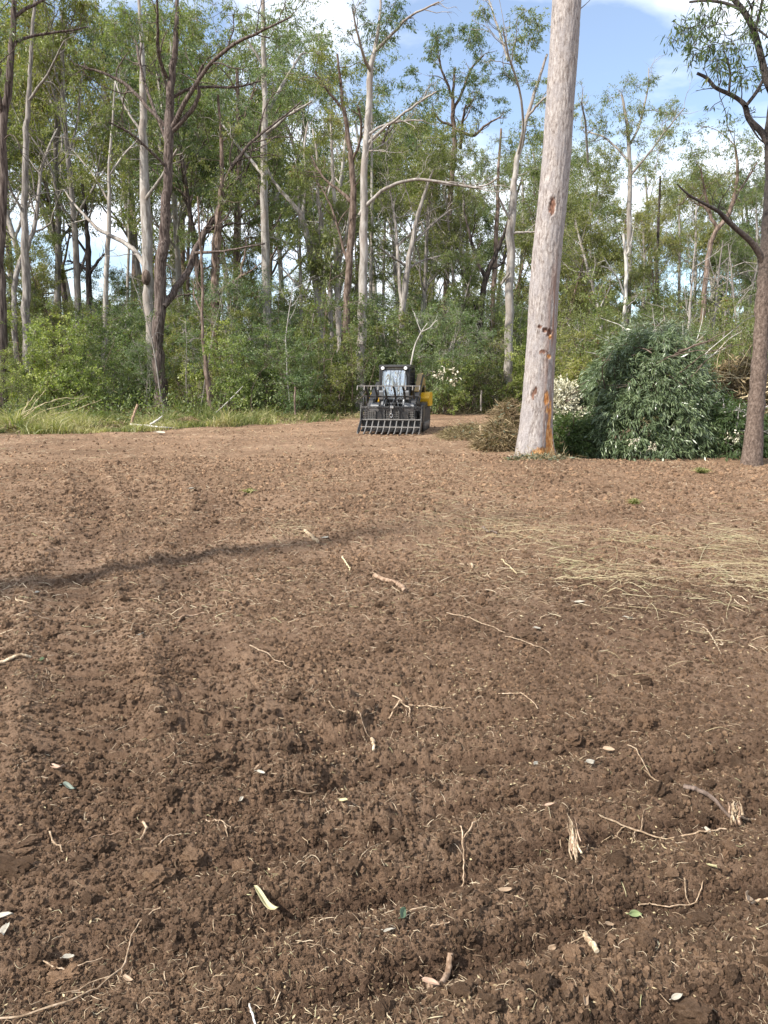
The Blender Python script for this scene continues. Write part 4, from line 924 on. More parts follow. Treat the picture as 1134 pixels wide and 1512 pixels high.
# the far wood that reads as one mass
def far_wood():
    rng = np.random.default_rng(5); mb = MB(); n = 900
    a = rng.uniform(-R(40), R(40), n); r = rng.uniform(105, 160, n)
    x, y = np.sin(a) * r, np.cos(a) * r
    C = np.stack([x, y, rng.uniform(.5, 1, n) * rng.uniform(4, 15, n)], 1)
    clumps(mb, C, rng.uniform(1.6, 3.0, n), 55, .6, .3, .3, 4, rng, twr=.03)
    for k in range(160):
        a = rng.uniform(-R(38), R(38)); rr = rng.uniform(100, 150); p = np.array([math.sin(a) * rr, math.cos(a) * rr, 0])
        pts, _ = wob(p, (rng.normal() * .05, 0, 1), rng.uniform(9, 15), 5, rng, .05, .03); mb.tube(pts, np.linspace(.22, .08, 6), 5, 0)
    o = link('distant_woodland', mb.mesh('distant_woodland', [MB_['grey'], ML['gum']])); tag(o, 'far-off wood closing the view between the trunks', kind='stuff')
far_wood()

def gen_sapling(seed, H, bark):
    T = Tree(seed); rng = T.rng; pts, _ = wob((0, 0, -.1), nrm(np.array([rng.normal() * .12, rng.normal() * .12, 1])), H, 9, rng, .07, .02); T.limb(pts, np.linspace(.035, .01, 10), 5)
    for k in range(5):
        i = int(rng.integers(3, 10)); T.grow(pts[min(i, 9)], side_dir(nrm(pts[min(i, 9)] - pts[i - 1]), .6, rng), H * .2, .012, 1, 4, True, .04, 2)
    if seed % 2: clumps(T.c, pts[-3:], .4, 70, .12, .035, .6, 8, rng)
    root = empty('sapling'); T.emit(root, MB_[bark], ML['gum']); return root
saps = [gen_sapling(700, 5.5, 'dead'), gen_sapling(701, 6.5, 'grey'), gen_sapling(702, 5, 'grey'), gen_sapling(703, 6, 'brown')]
SL = ['bare silver sapling stem among the undergrowth', 'slim grey sapling with a small tuft among the undergrowth', 'bare grey sapling stem among the undergrowth', 'slim brown sapling with a small tuft among the undergrowth']
for k in range(64):
    Y = rng.uniform(31, 48); x = rng.uniform(-.54, .54) * Y; g = k % 4; px = 567 + x / Y * F
    if Y < 37 and 520 < px < 650: continue
    place(saps[g], USED, x, Y, rng.uniform(.6, 1.25), rng.uniform(0, 6.28), SL[g], 'saplings in the undergrowth, kind ' + 'abcd'[g], 'sapling')

# palm glimpsed beyond the blue grey trunk
def palm():
    Y = 52; rng = np.random.default_rng(3); root = empty('palm', ((779 - 567) / F * Y, Y, 0)); tag(root, 'yellow green palm glimpsed beside the great leaning trunk', 'palm')
    w = MB(); w.tube([(0, 0, -.1), (0.05, 0, 2.2), (0, 0, 4.6)], [.22, .17, .15], 8); w.build('trunk', MB_['dark'], root)
    for k in range(16):
        a = k * 2.4; el = rng.uniform(.1, 1.1); m = MB(); L0 = rng.uniform(2.0, 2.8)
        t = np.linspace(0, 1, 9); d = np.array([math.cos(a), math.sin(a), 0])
        pts = np.array([d * (L0 * s * math.cos(el)) + np.array([0, 0, 4.6 + L0 * s * math.sin(el) - 1.5 * s * s]) for s in t])
        m.tube(pts, np.linspace(.03, .008, 9), 4, 0)
        for i in range(1, 9):
            for sgn in (-1, 1):
                for q in range(3):
                    b = pts[i - 1] + (pts[i] - pts[i - 1]) * q / 3; s = np.cross(d, [0, 0, 1.]) * sgn
                    leaves(m, b[None], nrm(s * .8 + d * .6 + np.array([0, 0, -.5]))[None], .7 * (1 - .5 * t[i]), .07, 0, np.array([rng.random() * .9]), rng)
        m.build('frond', ML['palm'], root)
palm()

# termite nest on the pale trunk
def nest():
    m = MB(); p = P(215.5, 409, 38.6); t = np.linspace(0, 1, 9)
    pts = np.array([[0.02 * math.sin(5 * s), 0, .36 - .72 * s] for s in t]); rad = .22 * np.sqrt(np.maximum(.02, 1 - (2 * t - 1.08) ** 2 * .85))
    m.tube(pts, rad, 14, cap=True); o = m.build('termite_nest', MB_['brown']); o.location = tuple(p); tag(o, 'rounded brown termite nest clinging to the pale trunk', 'termite nest')
nest()

# ------------------------------------------------------------------ grass along the western edge
def grass():
    rng = np.random.default_rng(21); mb = MB()
    n = 52000
    x = rng.uniform(-20, 1.5, n); e = np.interp(x, EDGE_X, EDGE_Y); y = e + rng.uniform(-.2, 1, n) ** 1 * 6 + .2
    keep = (fbm(x * .8, y * .8, 91, 3) > .42) & ~((x > -5) & (rng.random(n) < .55))
    x, y = x[keep], y[keep]; n = len(x)
    hgt = .10 + .85 * fbm(x * 1.1, y * 1.1, 93, 3) ** 2.0 * rng.uniform(.4, 1.5, n); hgt *= np.where(x > -4.5, .7, 1.0)
    z = height(x, y, np.full(n, .1)) - .01
    b = np.stack([x, y, z], 1); lean = np.stack([rng.normal(0, .45, n), rng.normal(0, .35, n), np.ones(n)], 1); d = nrm(lean)
    s = nrm(np.cross(d, rng.normal(size=(n, 3)))) * rng.uniform(.008, .018, n)[:, None]
    bend = nrm(lean * np.array([1.6, 1.6, .35]))
    m1 = b + d * hgt[:, None] * .6; tip = m1 + bend * hgt[:, None] * .6
    v = np.stack([b - s, b + s, m1 + s * .7, m1 - s * .7, tip], 1).reshape(-1, 3); k = np.arange(n) * 5
    tn = np.repeat(np.clip(rng.beta(2, 2, n) * .8 + 1.6 * (fbm(x * .9, y * .9, 95, 3) - .38), 0, 1), 5)
    mb.add(v, np.stack([k, k + 1, k + 2, k + 3], 1), 0, tn); nb = mb.n
    f2 = np.stack([k + 3, k + 2, k + 4], 1); mb.f.setdefault((3, 0), []).append(f2)
    o = link('grass', mb.mesh('grass', [ML['grass']])); tag(o, 'rough green and straw coloured grass along the clearing edge', kind='stuff')
grass()
def forest_litter():
    rng = np.random.default_rng(22); mb = MB(); n = 26000
    x = rng.uniform(-22, 22, n); y = np.interp(x, EDGE_X, EDGE_Y) + rng.uniform(0, 1, n) ** 1.4 * 16
    z = height(x, y, np.full(n, .1)) + rng.uniform(0, .45, n) ** 2
    d = nrm(rng.normal(size=(n, 3)) * np.array([1, 1, .6])); leaves(mb, np.stack([x, y, z], 1), d, .22, .035, 0, rng.uniform(.1, 1, n) , rng)
    o = link('undergrowth', mb.mesh('undergrowth', [ML['tan']])); tag(o, 'dead grass and fallen leaves on the forest floor', kind='stuff')
    mb = MB(); n = 30000
    x = rng.uniform(-24, 24, n); y = np.interp(x, EDGE_X, EDGE_Y) + 1.5 + rng.uniform(0, 1, n) * 16
    z = rng.uniform(0, 1.1, n) ** 1.5 * (.4 + fbm(x * .3, y * .3, 7)); d = nrm(rng.normal(size=(n, 3)) + np.array([0, 0, .5])); leaves(mb, np.stack([x, y, z], 1), d, .16, .06, 0, rng.uniform(0, 1, n), rng)
    o = link('undergrowth', mb.mesh('undergrowth', [ML['gum']])); tag(o, 'low green ground cover between the shrubs', kind='stuff')
forest_litter()

# tall arching dry stalks, tussock, stake, fallen branch and posts along the edge
def arc_tube(pts, rad, jitter=0.0, n=14, rng=RNG):
    pts = np.asarray(pts, float); t = np.linspace(0, len(pts) - 1, n); i = np.arange(len(pts))
    q = np.stack([np.interp(t, i, pts[:, k]) for k in range(3)], 1)
    for _ in range(2): q[1:-1] = (q[:-2] + 2 * q[1:-1] + q[2:]) / 4
    q[1:-1] += rng.normal(0, jitter, (n - 2, 3)); return q, np.interp(np.linspace(0, 1, n), np.linspace(0, 1, len(rad)), rad)
ARC = [[(30, 620), (55, 600), (85, 588), (120, 588)], [(40, 622), (62, 606), (90, 600), (132, 585)], [(34, 622), (50, 596), (68, 575)], [(28, 620), (38, 600), (55, 578)], [(42, 625), (75, 612), (110, 606), (150, 590)], [(30, 630), (36, 605), (42, 592)], [(48, 625), (70, 618), (100, 615)], [(20, 628), (35, 608), (60, 598), (85, 590)]]
ARC_L = ['longest arching dry stalk over the grass', 'second long dry stalk, drooping toward the ironbark', 'steep dry stalk leaning before the lime shrub', 'short upright dry stalk near the edge trunk', 'low sweeping dry stalk over the grass verge', 'shortest upright straw stalk in the grass', 'flattened dry stalk lying on the grass', 'thin arched stalk nearest the dark edge trunk']
for k, a in enumerate(ARC):
    Y = 24.3 + .2 * k; q, r = arc_tube([P(x, y, Y + .3 * i) for i, (x, y) in enumerate(a)], [.018, .014, .006], .01)
    o = MB().tube(q, r, 5).build('dry_stalk', MB_['straw']); tag(o, ARC_L[k], 'dry stalk', 'arching dry stalks on the grass verge')
def simple_stick(name, pts, rad, m, label, cat, sides=8, jitter=.004, n=14, group=None):
    q, r = arc_tube(pts, rad, jitter, n); o0 = q[0].copy(); 
    mb = MB().tube(q - o0, r * (1 + .1 * RNG.normal(size=len(r))), sides, cap=True); o = mb.build(name, MB_[m]); o.location = tuple(o0); tag(o, label, cat, group); return o
simple_stick('stick', [P(194, 626, 24.6), P(198, 612, 24.6), P(203, 597, 24.7)], [.05, .045, .04], 'stick', 'leaning brown stake standing in the grass verge', 'stick', 8, .006)
simple_stick('fallen_branch', [P(192, 627, 24.1), P(218, 628, 24.0), P(232, 631, 23.7), P(258, 632, 23.9)], [.03, .03, .035, .02], 'dead', 'grey fallen branch lying at the grass edge', 'branch')
simple_stick('fallen_branch', [P(222, 627, 24.0), P(233, 620, 24.0), P(240, 614, 24.1)], [.04, .03, .015], 'dead', 'short forked grey branch rising from the fallen one', 'branch')
simple_stick('fence_post', [P(436, 612, 29.8), P(435, 590, 29.8), P(436, 571, 29.8)], [.04, .035, .035], 'brown', 'short weathered wooden post before the glossy shrub', 'fence post', 8, .004)
simple_stick('fence_post', [P(710, 606, 33), P(710, 590, 33), P(711, 576, 33)], [.04, .04, .035], 'grey', 'pale wooden post beyond the debris mound', 'fence post', 8, .004)
simple_stick('stick', [P(711, 645, 18.6), P(709, 628, 18.8)], [.03, .02], 'split', 'thin pale broken stake before the dry debris mound', 'stick')
simple_stick('stick', [P(721, 656, 17.6), P(722, 644, 17.7), P(721, 633, 17.8)], [.045, .04, .03], 'split', 'white peeled stake standing before the debris mound', 'stick')
simple_stick('branch', [P(318, 610, 30), P(340, 590, 30), P(359, 570, 30)], [.03, .025, .015], 'dead', 'bare pale branch slanting up beside the dead sapling', 'branch')
simple_stick('branch', [P(378, 620, 29.5), P(370, 600, 29.7), P(372, 582, 29.8)], [.015, .012, .008], 'brown', 'thin brown switch under the dense leafy shrub', 'branch')
def tussock(px, py, s, leaf, label, n=420):
    rng = np.random.default_rng(int(px)); g = G(px, py); mb = MB()
    a = rng.uniform(0, 6.28, n); sp_ = rng.uniform(.15, 1.0, n); d = nrm(np.stack([np.cos(a) * sp_, np.sin(a) * sp_, rng.uniform(.35, 1.1, n)], 1))
    b = rng.normal(0, .1 * s, (n, 3)) * [1, 1, 0]
    for k in range(n):
        pass
    h = s * rng.uniform(.4, 1, n)[:, None]; sd = nrm(np.cross(d, rng.normal(size=(n, 3)))) * .009
    m1 = b + d * h * .6; tip = m1 + nrm(d * [1.5, 1.5, .1] + [0, 0, -.25]) * h * .55
    v = np.stack([b - sd, b + sd, m1 + sd * .7, m1 - sd * .7, tip], 1).reshape(-1, 3); k = np.arange(n) * 5
    mb.add(v, np.stack([k, k + 1, k + 2, k + 3], 1), 0, np.repeat(rng.uniform(.1, 1, n), 5)); mb.f.setdefault((3, 0), []).append(np.stack([k + 3, k + 2, k + 4], 1))
    o = mb.build('grass_tussock', ML[leaf]); o.location = (g[0], g[1], gz(g[0], g[1])); o['kind'] = 'thing'; tag(o, label, 'grass tuft'); return o
tussock(280, 629, .62, 'tan', 'withered brown tussock at the clearing edge')
tussock(1036, 696, .2, 'grass', 'low green tuft in front of the brush pile', 260)
tussock(366, 728, .16, 'grass', 'small pale green tuft standing alone on the soil', 60)
tussock(938, 745, .16, 'grass', 'sparse green tuft on soil south of the brush pile', 60)

for k, (px, py, sz, lf) in enumerate(((60, 616, .7, 'grass'), (120, 612, .8, 'tan'), (175, 610, .6, 'grass'), (212, 606, .9, 'tan'), (228, 612, .7, 'grass'), (262, 610, .8, 'grass'), (335, 606, .8, 'tan'), (360, 606, .6, 'grass'), (400, 604, .8, 'tan'), (455, 602, .7, 'grass'), (490, 604, .8, 'tan'), (515, 603, .6, 'grass'), (655, 600, .8, 'tan'), (680, 601, .7, 'tan'), (698, 600, .8, 'grass'), (725, 602, .7, 'tan'), (15, 622, .8, 'tan'), (90, 622, .6, 'grass'))):
    o = tussock(px, py, sz, lf, 'withered tan grass clump under the shrubs at the clearing edge' if lf == 'tan' else 'rank green grass clump under the shrubs at the clearing edge', 300); o['group'] = 'grass clumps along the shrub line, ' + lf
# ------------------------------------------------------------------ brush piles
def brush(name, label, centre, size, leaf, n, per, ll, lw, hang, seed, bark='brown', sticks=18, cr=.3, low=0.0, kind_cat='brush pile', out=.8):
    rng = np.random.default_rng(seed); cx, cy = centre[:2]; sx, sy, sz = size
    root = empty(name, (cx, cy, 0)); tag(root, label, kind_cat)
    w = MB(); c = MB()
    a = rng.uniform(0, 2 * math.pi, n); el = np.arcsin(rng.uniform(low, 1, n)); rr = rng.uniform(.55, 1.0, n) ** .5
    lump = 1 + .13 * (fbm(np.cos(a) * 1.5 + 5, np.sin(a) * 1.5 + el * 1.5, seed, 3) - .5) * 2
    u = np.stack([np.cos(a) * np.cos(el), np.sin(a) * np.cos(el), np.sin(el)], 1)
    C = u * rr[:, None] * lump[:, None] * np.array([sx, sy, sz]); C[:, 2] = np.maximum(C[:, 2], .12)
    # leafy cut branches: each spray droops outward
    D = nrm(u * np.array([1, 1, .6]) + rng.normal(0, .3, (n, 3)) + np.array([0, 0, -.15])); tw = 5
    for q in range(tw):
        Dq = nrm(D + rng.normal(0, .45, (n, 3))); Lq = cr * rng.uniform(.7, 1.5, n)
        b = C - D * cr * .6; e = b + Dq * Lq[:, None] + np.array([0, 0, -.06])
        dd = nrm(e - b); s = nrm(np.cross(dd, rng.normal(size=dd.shape))) * .005; s2 = np.cross(dd, s)
        v = np.stack([b + s, b - s * .5 + s2 * .87, b - s * .5 - s2 * .87, e], 1).reshape(-1, 3); k = np.arange(n) * 4
        c.add(v, np.concatenate([np.stack([k, k + 1, k + 3], 1), np.stack([k + 1, k + 2, k + 3], 1), np.stack([k + 2, k, k + 3], 1)]), 0)
        m = per // tw; t = rng.uniform(.15, 1.05, (n, m)); pos = (b[:, None] + (Dq * Lq[:, None])[:, None] * t[..., None]).reshape(-1, 3) + rng.normal(0, .02, (n * m, 3))
        dl = nrm(np.repeat(Dq, m, 0) * out + rng.normal(0, .42, (n * m, 3)) + np.array([0, 0, -hang]))
        pos[:, 2] = np.maximum(pos[:, 2], .03)
        leaves(c, pos, dl, ll, lw, 1, rng.beta(2, 2.2, n * m) * .85 + np.repeat(rng.normal(0, .12, n), m), rng)
    for k in range(sticks):
        a = rng.uniform(0, 6.28); p = np.array([math.cos(a) * sx * rng.uniform(.1, .7), -abs(math.sin(a)) * sy * rng.uniform(.2, .8), sz * rng.uniform(.3, .8)])
        q, _ = wob(p, nrm(np.array([rng.normal(), rng.normal() - .5, rng.uniform(.1, 1.0)])), rng.uniform(.5, 1.3) * sz * .55, 6, rng, .15, -.02); w.tube(q, np.linspace(rng.uniform(.01, .022), .004, 7), 5)
    o = link('branches', w.mesh('branches', [MB_[bark]]), root); o['kind'] = 'stuff'
    o = link('foliage', c.mesh('foliage', [MB_['brown'], ML[leaf]]), root); o['kind'] = 'stuff'
    return root
def at(px, Y): return ((px - 567) / F * Y, Y)
brush('brush_pile', 'big heap of cut wattle with dense drooping blue green leaves', at(948, 16.3), (1.62, 1.5, 2.72), 'wattle', 1350, 55, .14, .022, .75, 1, sticks=26, cr=.26)
brush('brush_pile', 'darker leafy heap sagging against the brown barked tree', at(1062, 16.0), (.95, 1.2, 1.2), 'dark', 330, 45, .13, .024, .7, 2, 'dead', sticks=34, cr=.26)
brush('brush_pile', 'cream leaved cuttings between the great trunk and the green heap', at(829, 16.6), (.62, .7, 1.55), 'cream', 170, 50, .085, .045, .3, 3, sticks=8, cr=.22, low=.38)
brush('brush_pile', 'low dark green cuttings at the foot of the great trunk', at(838, 15.9), (.66, .7, .8), 'dark', 240, 50, .11, .025, .3, 4, sticks=4, cr=.24)
brush('brush_pile', 'tan twiggy heap with dead yellow leaves by the brown barked tree', at(1082, 18.2), (1.25, 1.0, 2.05), 'tan', 430, 40, .12, .045, .35, 5, 'straw', 60, .28)
brush('brush_pile', 'silvery green branches heaped high at the back of the pile', at(955, 18.6), (1.6, 1.0, 3.0), 'sage', 420, 40, .12, .03, .35, 6, 'dead', 40, .34, .2)
brush('brush_pile', 'pale yellow green cuttings topping the heap near the great trunk', at(868, 17.8), (1.0, .8, 2.1), 'olive', 170, 40, .12, .03, .5, 7, 'straw', 30, .3, .4)
for (px, py, w, seed, lab) in ((936, 652, .17, 11, 'larger white underside leaf spray on the green heap'), (963, 659, .13, 12, 'smaller white leaf spray on the green heap'), (1078, 645, .2, 13, 'silver white leaf spray in the dark heap'), (668, 556, .35, 14, 'cream leaves shining in the shrub behind the loader'), (650, 552, .2, 15, 'whitish blossom tuft behind the loader fender')):
    Y = 14.55 if px > 900 and px < 1000 else (14.9 if px > 1000 else 32.0)
    w *= .6 if Y < 20 else 1; mb = MB(); p = P(px, py, Y); r_ = np.random.default_rng(seed); clumps(mb, np.zeros((3, 3)) + r_.normal(0, w * .4, (3, 3)), w, 16, w * .5, w * .22, .5, 5, r_, twr=.004)
    o = link('leaf_spray', mb.mesh('leaf_spray', [MB_['brown'], ML['cream']])); o.location = tuple(p); tag(o, lab, 'leaf spray')

# dry mound of raked grass and roots behind the great trunk
def dry_mound(name, label, c, size, seed, n=9000, green=.12):
    rng = np.random.default_rng(seed); sx, sy, sz = size; root = empty(name, (c[0], c[1], 0)); tag(root, label, 'debris mound')
    # earth core with a lumpy surface
    u_, v_ = np.meshgrid(np.linspace(0, 2 * math.pi, 49)[:-1], np.linspace(0, 1, 22)); rr = v_
    hh = np.cos(rr * math.pi / 2) ** .9; lx = np.cos(u_) * rr; ly = np.sin(u_) * rr
    k = 1 + 1.8 * (fbm(lx * 3 + seed, ly * 3, seed, 4, .6) - .5)
    V = np.stack([lx * sx, ly * sy, hh * sz * .9 * k - .04 - .1 * rr], -1).reshape(-1, 3)
    idx = np.arange(22 * 48).reshape(22, 48); f = np.stack([idx[:-1], np.roll(idx, -1, 1)[:-1], np.roll(idx, -1, 1)[1:], idx[1:]], -1).reshape(-1, 4)
    o = link('earth_core', make_mesh('earth_core', V, [(f, 0)], [M_clod]), root)
    a = rng.uniform(0, 6.28, n); q = rng.uniform(0, 1, n) ** .55; x, y = np.cos(a) * q, np.sin(a) * q
    z = np.cos(q * math.pi / 2) ** .9 * sz * .9 * (1 + 1.8 * (fbm(x * 3 + seed, y * 3, seed, 4, .6) - .5)) + rng.uniform(-.06, .1, n)
    P0 = np.stack([x * sx, y * sy, z], 1); d = nrm(np.stack([x * .6 + rng.normal(0, .7, n), y * .6 + rng.normal(0, .7, n), rng.normal(-.15, .4, n)], 1))
    ln = rng.uniform(.08, .4, n)[:, None]; s = nrm(np.cross(d, rng.normal(size=(n, 3)))) * rng.uniform(.003, .008, n)[:, None]; bend = rng.normal(0, .2, (n, 3)) * ln
    v = np.stack([P0 - s, P0 + s, P0 + d * ln * .5 + bend + s, P0 + d * ln * .5 + bend - s, P0 + d * ln], 1).reshape(-1, 3); k = np.arange(n) * 5
    mb = MB(); mb.add(v, np.stack([k, k + 1, k + 2, k + 3], 1), 0, np.repeat(rng.uniform(0, .95, n), 5)); mb.f.setdefault((3, 0), []).append(np.stack([k + 3, k + 2, k + 4], 1))
    o = link('dry_grass', mb.mesh('dry_grass', [ML['tan']]), root); o['kind'] = 'stuff'
    mb = MB(); m = int(n * green); i = rng.integers(0, n, m); leaves(mb, P0[i] + [0, 0, .03], d[i], .12, .03, 0, None, rng); o = link('leaves', mb.mesh('leaves', [ML['sage']]), root); o['kind'] = 'stuff'
dry_mound('debris_mound', 'tall dry mound of raked grass just west of the great trunk', at(748, 18.3), (.48, .7, .9), 31, 7000)
dry_mound('debris_mound', 'low straw mound in front of the tall dry one', at(735, 17.0), (.5, .5, .5), 32, 4000)
dry_mound('debris_mound', 'long shallow litter bank between loader and great trunk', at(712, 20.5), (1.2, 1.1, .3), 33, 4000, .04)
dry_mound('debris_mound', 'small leafy scrape at the base of the great trunk', at(800, 14.1), (.62, .3, .05), 34, 1600, .6)

# ------------------------------------------------------------------ the compact track loader with its grapple rake
def metal(name, col, rough=.45, met=0.0, spec=.5, wear=None, dirt=.35):
    m, nt, b = mat(name)
    v = mapping(nt, (1, 1, 1)); n1 = noise(nt, v, 7, 6, .65); n2 = noise(nt, v, 40, 4, .6)
    c = col
    if wear: c = mixc(nt, ramp(nt, n2, [(.50, (0, 0, 0)), (.66, (.8, .8, .8))]), col, wear)
    c = mixc(nt, ramp(nt, n1, [(.48, (0, 0, 0)), (.75, (dirt, dirt, dirt))]), c, (.16, .105, .07))
    nt.links.new(c, b.inputs['Base Color'])
    b.inputs['Metallic'].default_value = met; b.inputs['Specular IOR Level'].default_value = spec
    r = N(nt, 'ShaderNodeMapRange'); r.inputs[3].default_value = rough * .7; r.inputs[4].default_value = min(1, rough * 1.5); nt.links.new(n1, r.inputs[0]); nt.links.new(r.outputs[0], b.inputs['Roughness'])
    return m
M_blk = metal('black_paint', (.012, .012, .013), .4, wear=(.04, .038, .036), dirt=.18); M_steel = metal('worn_rake_steel', (.03, .03, .03), .38, .2, wear=(.20, .19, .18), dirt=.25)
M_edge = metal('scoured_edge_steel', (.30, .285, .265), .35, .7, wear=(.5, .48, .45), dirt=.3)
M_bar = metal('dull_bar_steel', (.11, .105, .10), .45, .3, wear=(.26, .25, .23), dirt=.4)
M_yel = metal('yellow_paint', (.72, .40, .012), .35, wear=(.6, .33, .02), dirt=.25); M_tan = metal('dusty_yellow_arm', (.33, .215, .07), .4, wear=(.10, .08, .05), dirt=.5)
M_grey = metal('grey_casting', (.17, .175, .18), .35, .4, wear=(.35, .35, .35)); M_chr = metal('chrome_rod', (.7, .7, .7), .12, 1.0, dirt=.1)
M_rub = metal('track_rubber', (.022, .021, .02), .8, wear=(.09, .07, .055), dirt=.6); M_wht = metal('white_tag', (.75, .73, .68), .5, dirt=.2)
def glass_mat():
    m, nt, b = mat('cab_glass'); v = mapping(nt, (5, 1, .6)); n = noise(nt, v, 2.2, 3, .5, .6)
    b.inputs['Base Color'].default_value = (.45, .48, .5, 1); b.inputs['Metallic'].default_value = .8; b.inputs['Roughness'].default_value = .06; b.inputs['Specular IOR Level'].default_value = 1.0; b.inputs['IOR'].default_value = 2.2
    bump(nt, b, n, .9, .2); return m
M_glass = glass_mat()
m, nt_, b_ = mat('work_lamp_lens'); b_.inputs['Base Color'].default_value = (.85, .85, .82, 1); b_.inputs['Roughness'].default_value = .15; M_lens = m

def loader():
    root = empty('track_loader', (.42, 23.75, .02), R(-10)); tag(root, 'black and yellow tracked loader with a wide grapple rake, parked on the soil', 'loader')
    def part(name, mb, m, parent=root, bevel=.006, smooth=False):
        return mb.build(name, m, parent, smooth, bevel)
    # --- undercarriage
    for sgn in (-1, 1):
        x0, x1 = (.52, .94) if sgn > 0 else (-.94, -.52)
        prof = []
        for i in range(26):     # flattened loop of the rubber track
            a = 2 * math.pi * i / 26; yy = math.cos(a); zz = math.sin(a)
            prof.append((.12 + (.62 if yy > 0 else -.62) + .33 * yy, .33 + .31 * zz if zz > 0 else .33 + .31 * zz))
        prof = [(p, max(.02, q) + (.10 if p > .5 and q > .4 else 0)) for p, q in prof]
        tr = part('track', MB().prism(prof, x0, x1), M_rub, bevel=.02)
        per = []
        for i in range(len(prof)):
            a, b = np.array(prof[i]), np.array(prof[(i + 1) % len(prof)]); l = np.linalg.norm(b - a)
            for t in np.arange(0, l, .085): per.append((a + (b - a) * t / max(l, 1e-6), b - a))
        for p, d in per[::1]:
            ang = math.atan2(d[1], d[0]); c, s = math.cos(ang), math.sin(ang)
            o = part('track_lug', MB().box((( x0 + x1) / 2, p[0], p[1]), (abs(x1 - x0) + .004, .035, .05), rot=[[1, 0, 0], [0, c, -s], [0, s, c]]), M_rub, tr, 0)
        for yy in (-.45, -.15, .15, .45, .72):
            part('track_roller', MB().tube([(x1 + .012 * sgn if sgn > 0 else x0 - .012, yy, .17), (x0 + .05 if sgn > 0 else x1 - .05, yy, .17)], .1, 16, cap=True), M_grey, tr, 0, True)
    part('chassis', MB().prism([(-.75, .25), (-.8, .62), (-.62, .82), (1.1, .95), (1.3, .9), (1.35, .35), (1.1, .2)], -.5, .5), M_blk)
    for sgn in (-1, 1):
        a_, b_2 = sorted((sgn * .5, sgn * .93))
        part('fender', MB().prism([(-.35, .70), (-.25, .82), (.55, .88), (.55, .70)], a_, b_2), M_blk)
    part('engine_hood', MB().prism([(.62, .92), (.62, 1.36), (.8, 1.42), (1.25, 1.3), (1.42, 1.1), (1.42, .6), (1.2, .5)], -.52, .52), M_blk, bevel=.02)
    for sgn in (-1, 1):
        a_, b_2 = sorted((sgn * .55, sgn * .97))
        part('side_cover', MB().prism([(.38, .72), (.34, .98), (.52, 1.03), (.62, 1.14), (1.28, 1.16), (1.40, 1.06), (1.36, .72)], a_, b_2), M_yel, bevel=.025)
    # --- cab
    cab = part('cab', MB().prism([(-.52, .72), (-.52, .80), (.62, .80), (.62, .72)], -.47, .47), M_blk)
    part('roof', MB().prism([(-.56, 2.02), (-.56, 2.08), (-.35, 2.12), (.5, 2.12), (.66, 2.06), (.66, 2.02)], -.49, .49), M_blk, cab, .015)
    for sgn in (-1, 1):
        part('front_pillar', MB().tube([(sgn * .445, -.53, .78), (sgn * .445, -.55, 1.4), (sgn * .445, -.52, 2.04)], .04, 8), M_blk, cab, 0, True)
        part('rear_pillar', MB().box((sgn * .45, .6, 1.4), (.06, .08, 1.26)), M_blk, cab)
        part('side_sill', MB().box((sgn * .455, .03, 1.02), (.04, 1.1, .5)), M_blk, cab)
        sw = part('side_window', MB().box((sgn * .452, .03, 1.62), (.012, 1.02, .74)), M_blk, cab, 0)
        for i in range(5): part('guard_bar', MB().box((sgn * .468, -.4 + i * .21, 1.63), (.014, .022, .78)), M_blk, sw, 0)
        for i in range(4): part('guard_bar', MB().box((sgn * .484, .03, 1.34 + i * .19), (.014, 1.06, .022)), M_blk, sw, 0)
    dr = part('cab_door', MB().box((0, -.535, 1.96), (.82, .05, .07)), M_blk, cab)
    part('door_frame', MB().box((0, -.555, .90), (.82, .05, .16)), M_blk, dr)
    part('door_frame', MB().box((-.395, -.555, 1.43), (.05, .05, 1.0)), M_blk, dr)
    part('door_frame', MB().box((.395, -.555, 1.43), (.05, .05, 1.0)), M_blk, dr)
    gm = MB(); nx, nz = 15, 17          # slightly bowed, wavy door glass that breaks up what it mirrors
    gx, gz_ = np.meshgrid(np.linspace(-.37, .37, nx), np.linspace(.98, 1.93, nz))
    gy = -.60 - .03 * np.cos(gx / .37 * 1.3) + .012 * np.sin(gx * 17 + gz_ * 1.5) + .09 * (gz_ - 1.4)
    v = np.stack([gx, gy, gz_], -1).reshape(-1, 3); idx = np.arange(nx * nz).reshape(nz, nx); f = np.stack([idx[:-1, :-1], idx[:-1, 1:], idx[1:, 1:], idx[1:, :-1]], -1).reshape(-1, 4)
    gm.add(v, f); g = gm.build('windscreen', M_glass, dr, True); sd = g.modifiers.new('thick', 'SOLIDIFY'); sd.thickness = .008
    part('wiper', MB().tube([(.05, -.64, 1.02), (.0, -.645, 1.45), (-.04, -.64, 1.75)], .008, 5), M_blk, dr, 0)
    part('grab_rail', MB().tube([(.33, -.62, 1.1), (.34, -.65, 1.2), (.34, -.65, 1.8), (.33, -.6, 1.9)], .014, 6), M_grey, dr, 0, True)
    for sx in (-.355, .355):
        lamp = part('work_lamp', MB().tube([(sx, -.53, 2.0), (sx, -.63, 2.0)], [.055, .062], 14, cap=True), M_blk, cab, 0, True)
        part('lens', MB().tube([(sx, -.632, 2.0), (sx, -.642, 2.0)], [.054, .05], 14, cap=True), M_lens, lamp, 0, True)
    cab.scale = (1, 1, .93); cab.location = (0, 0, .045)
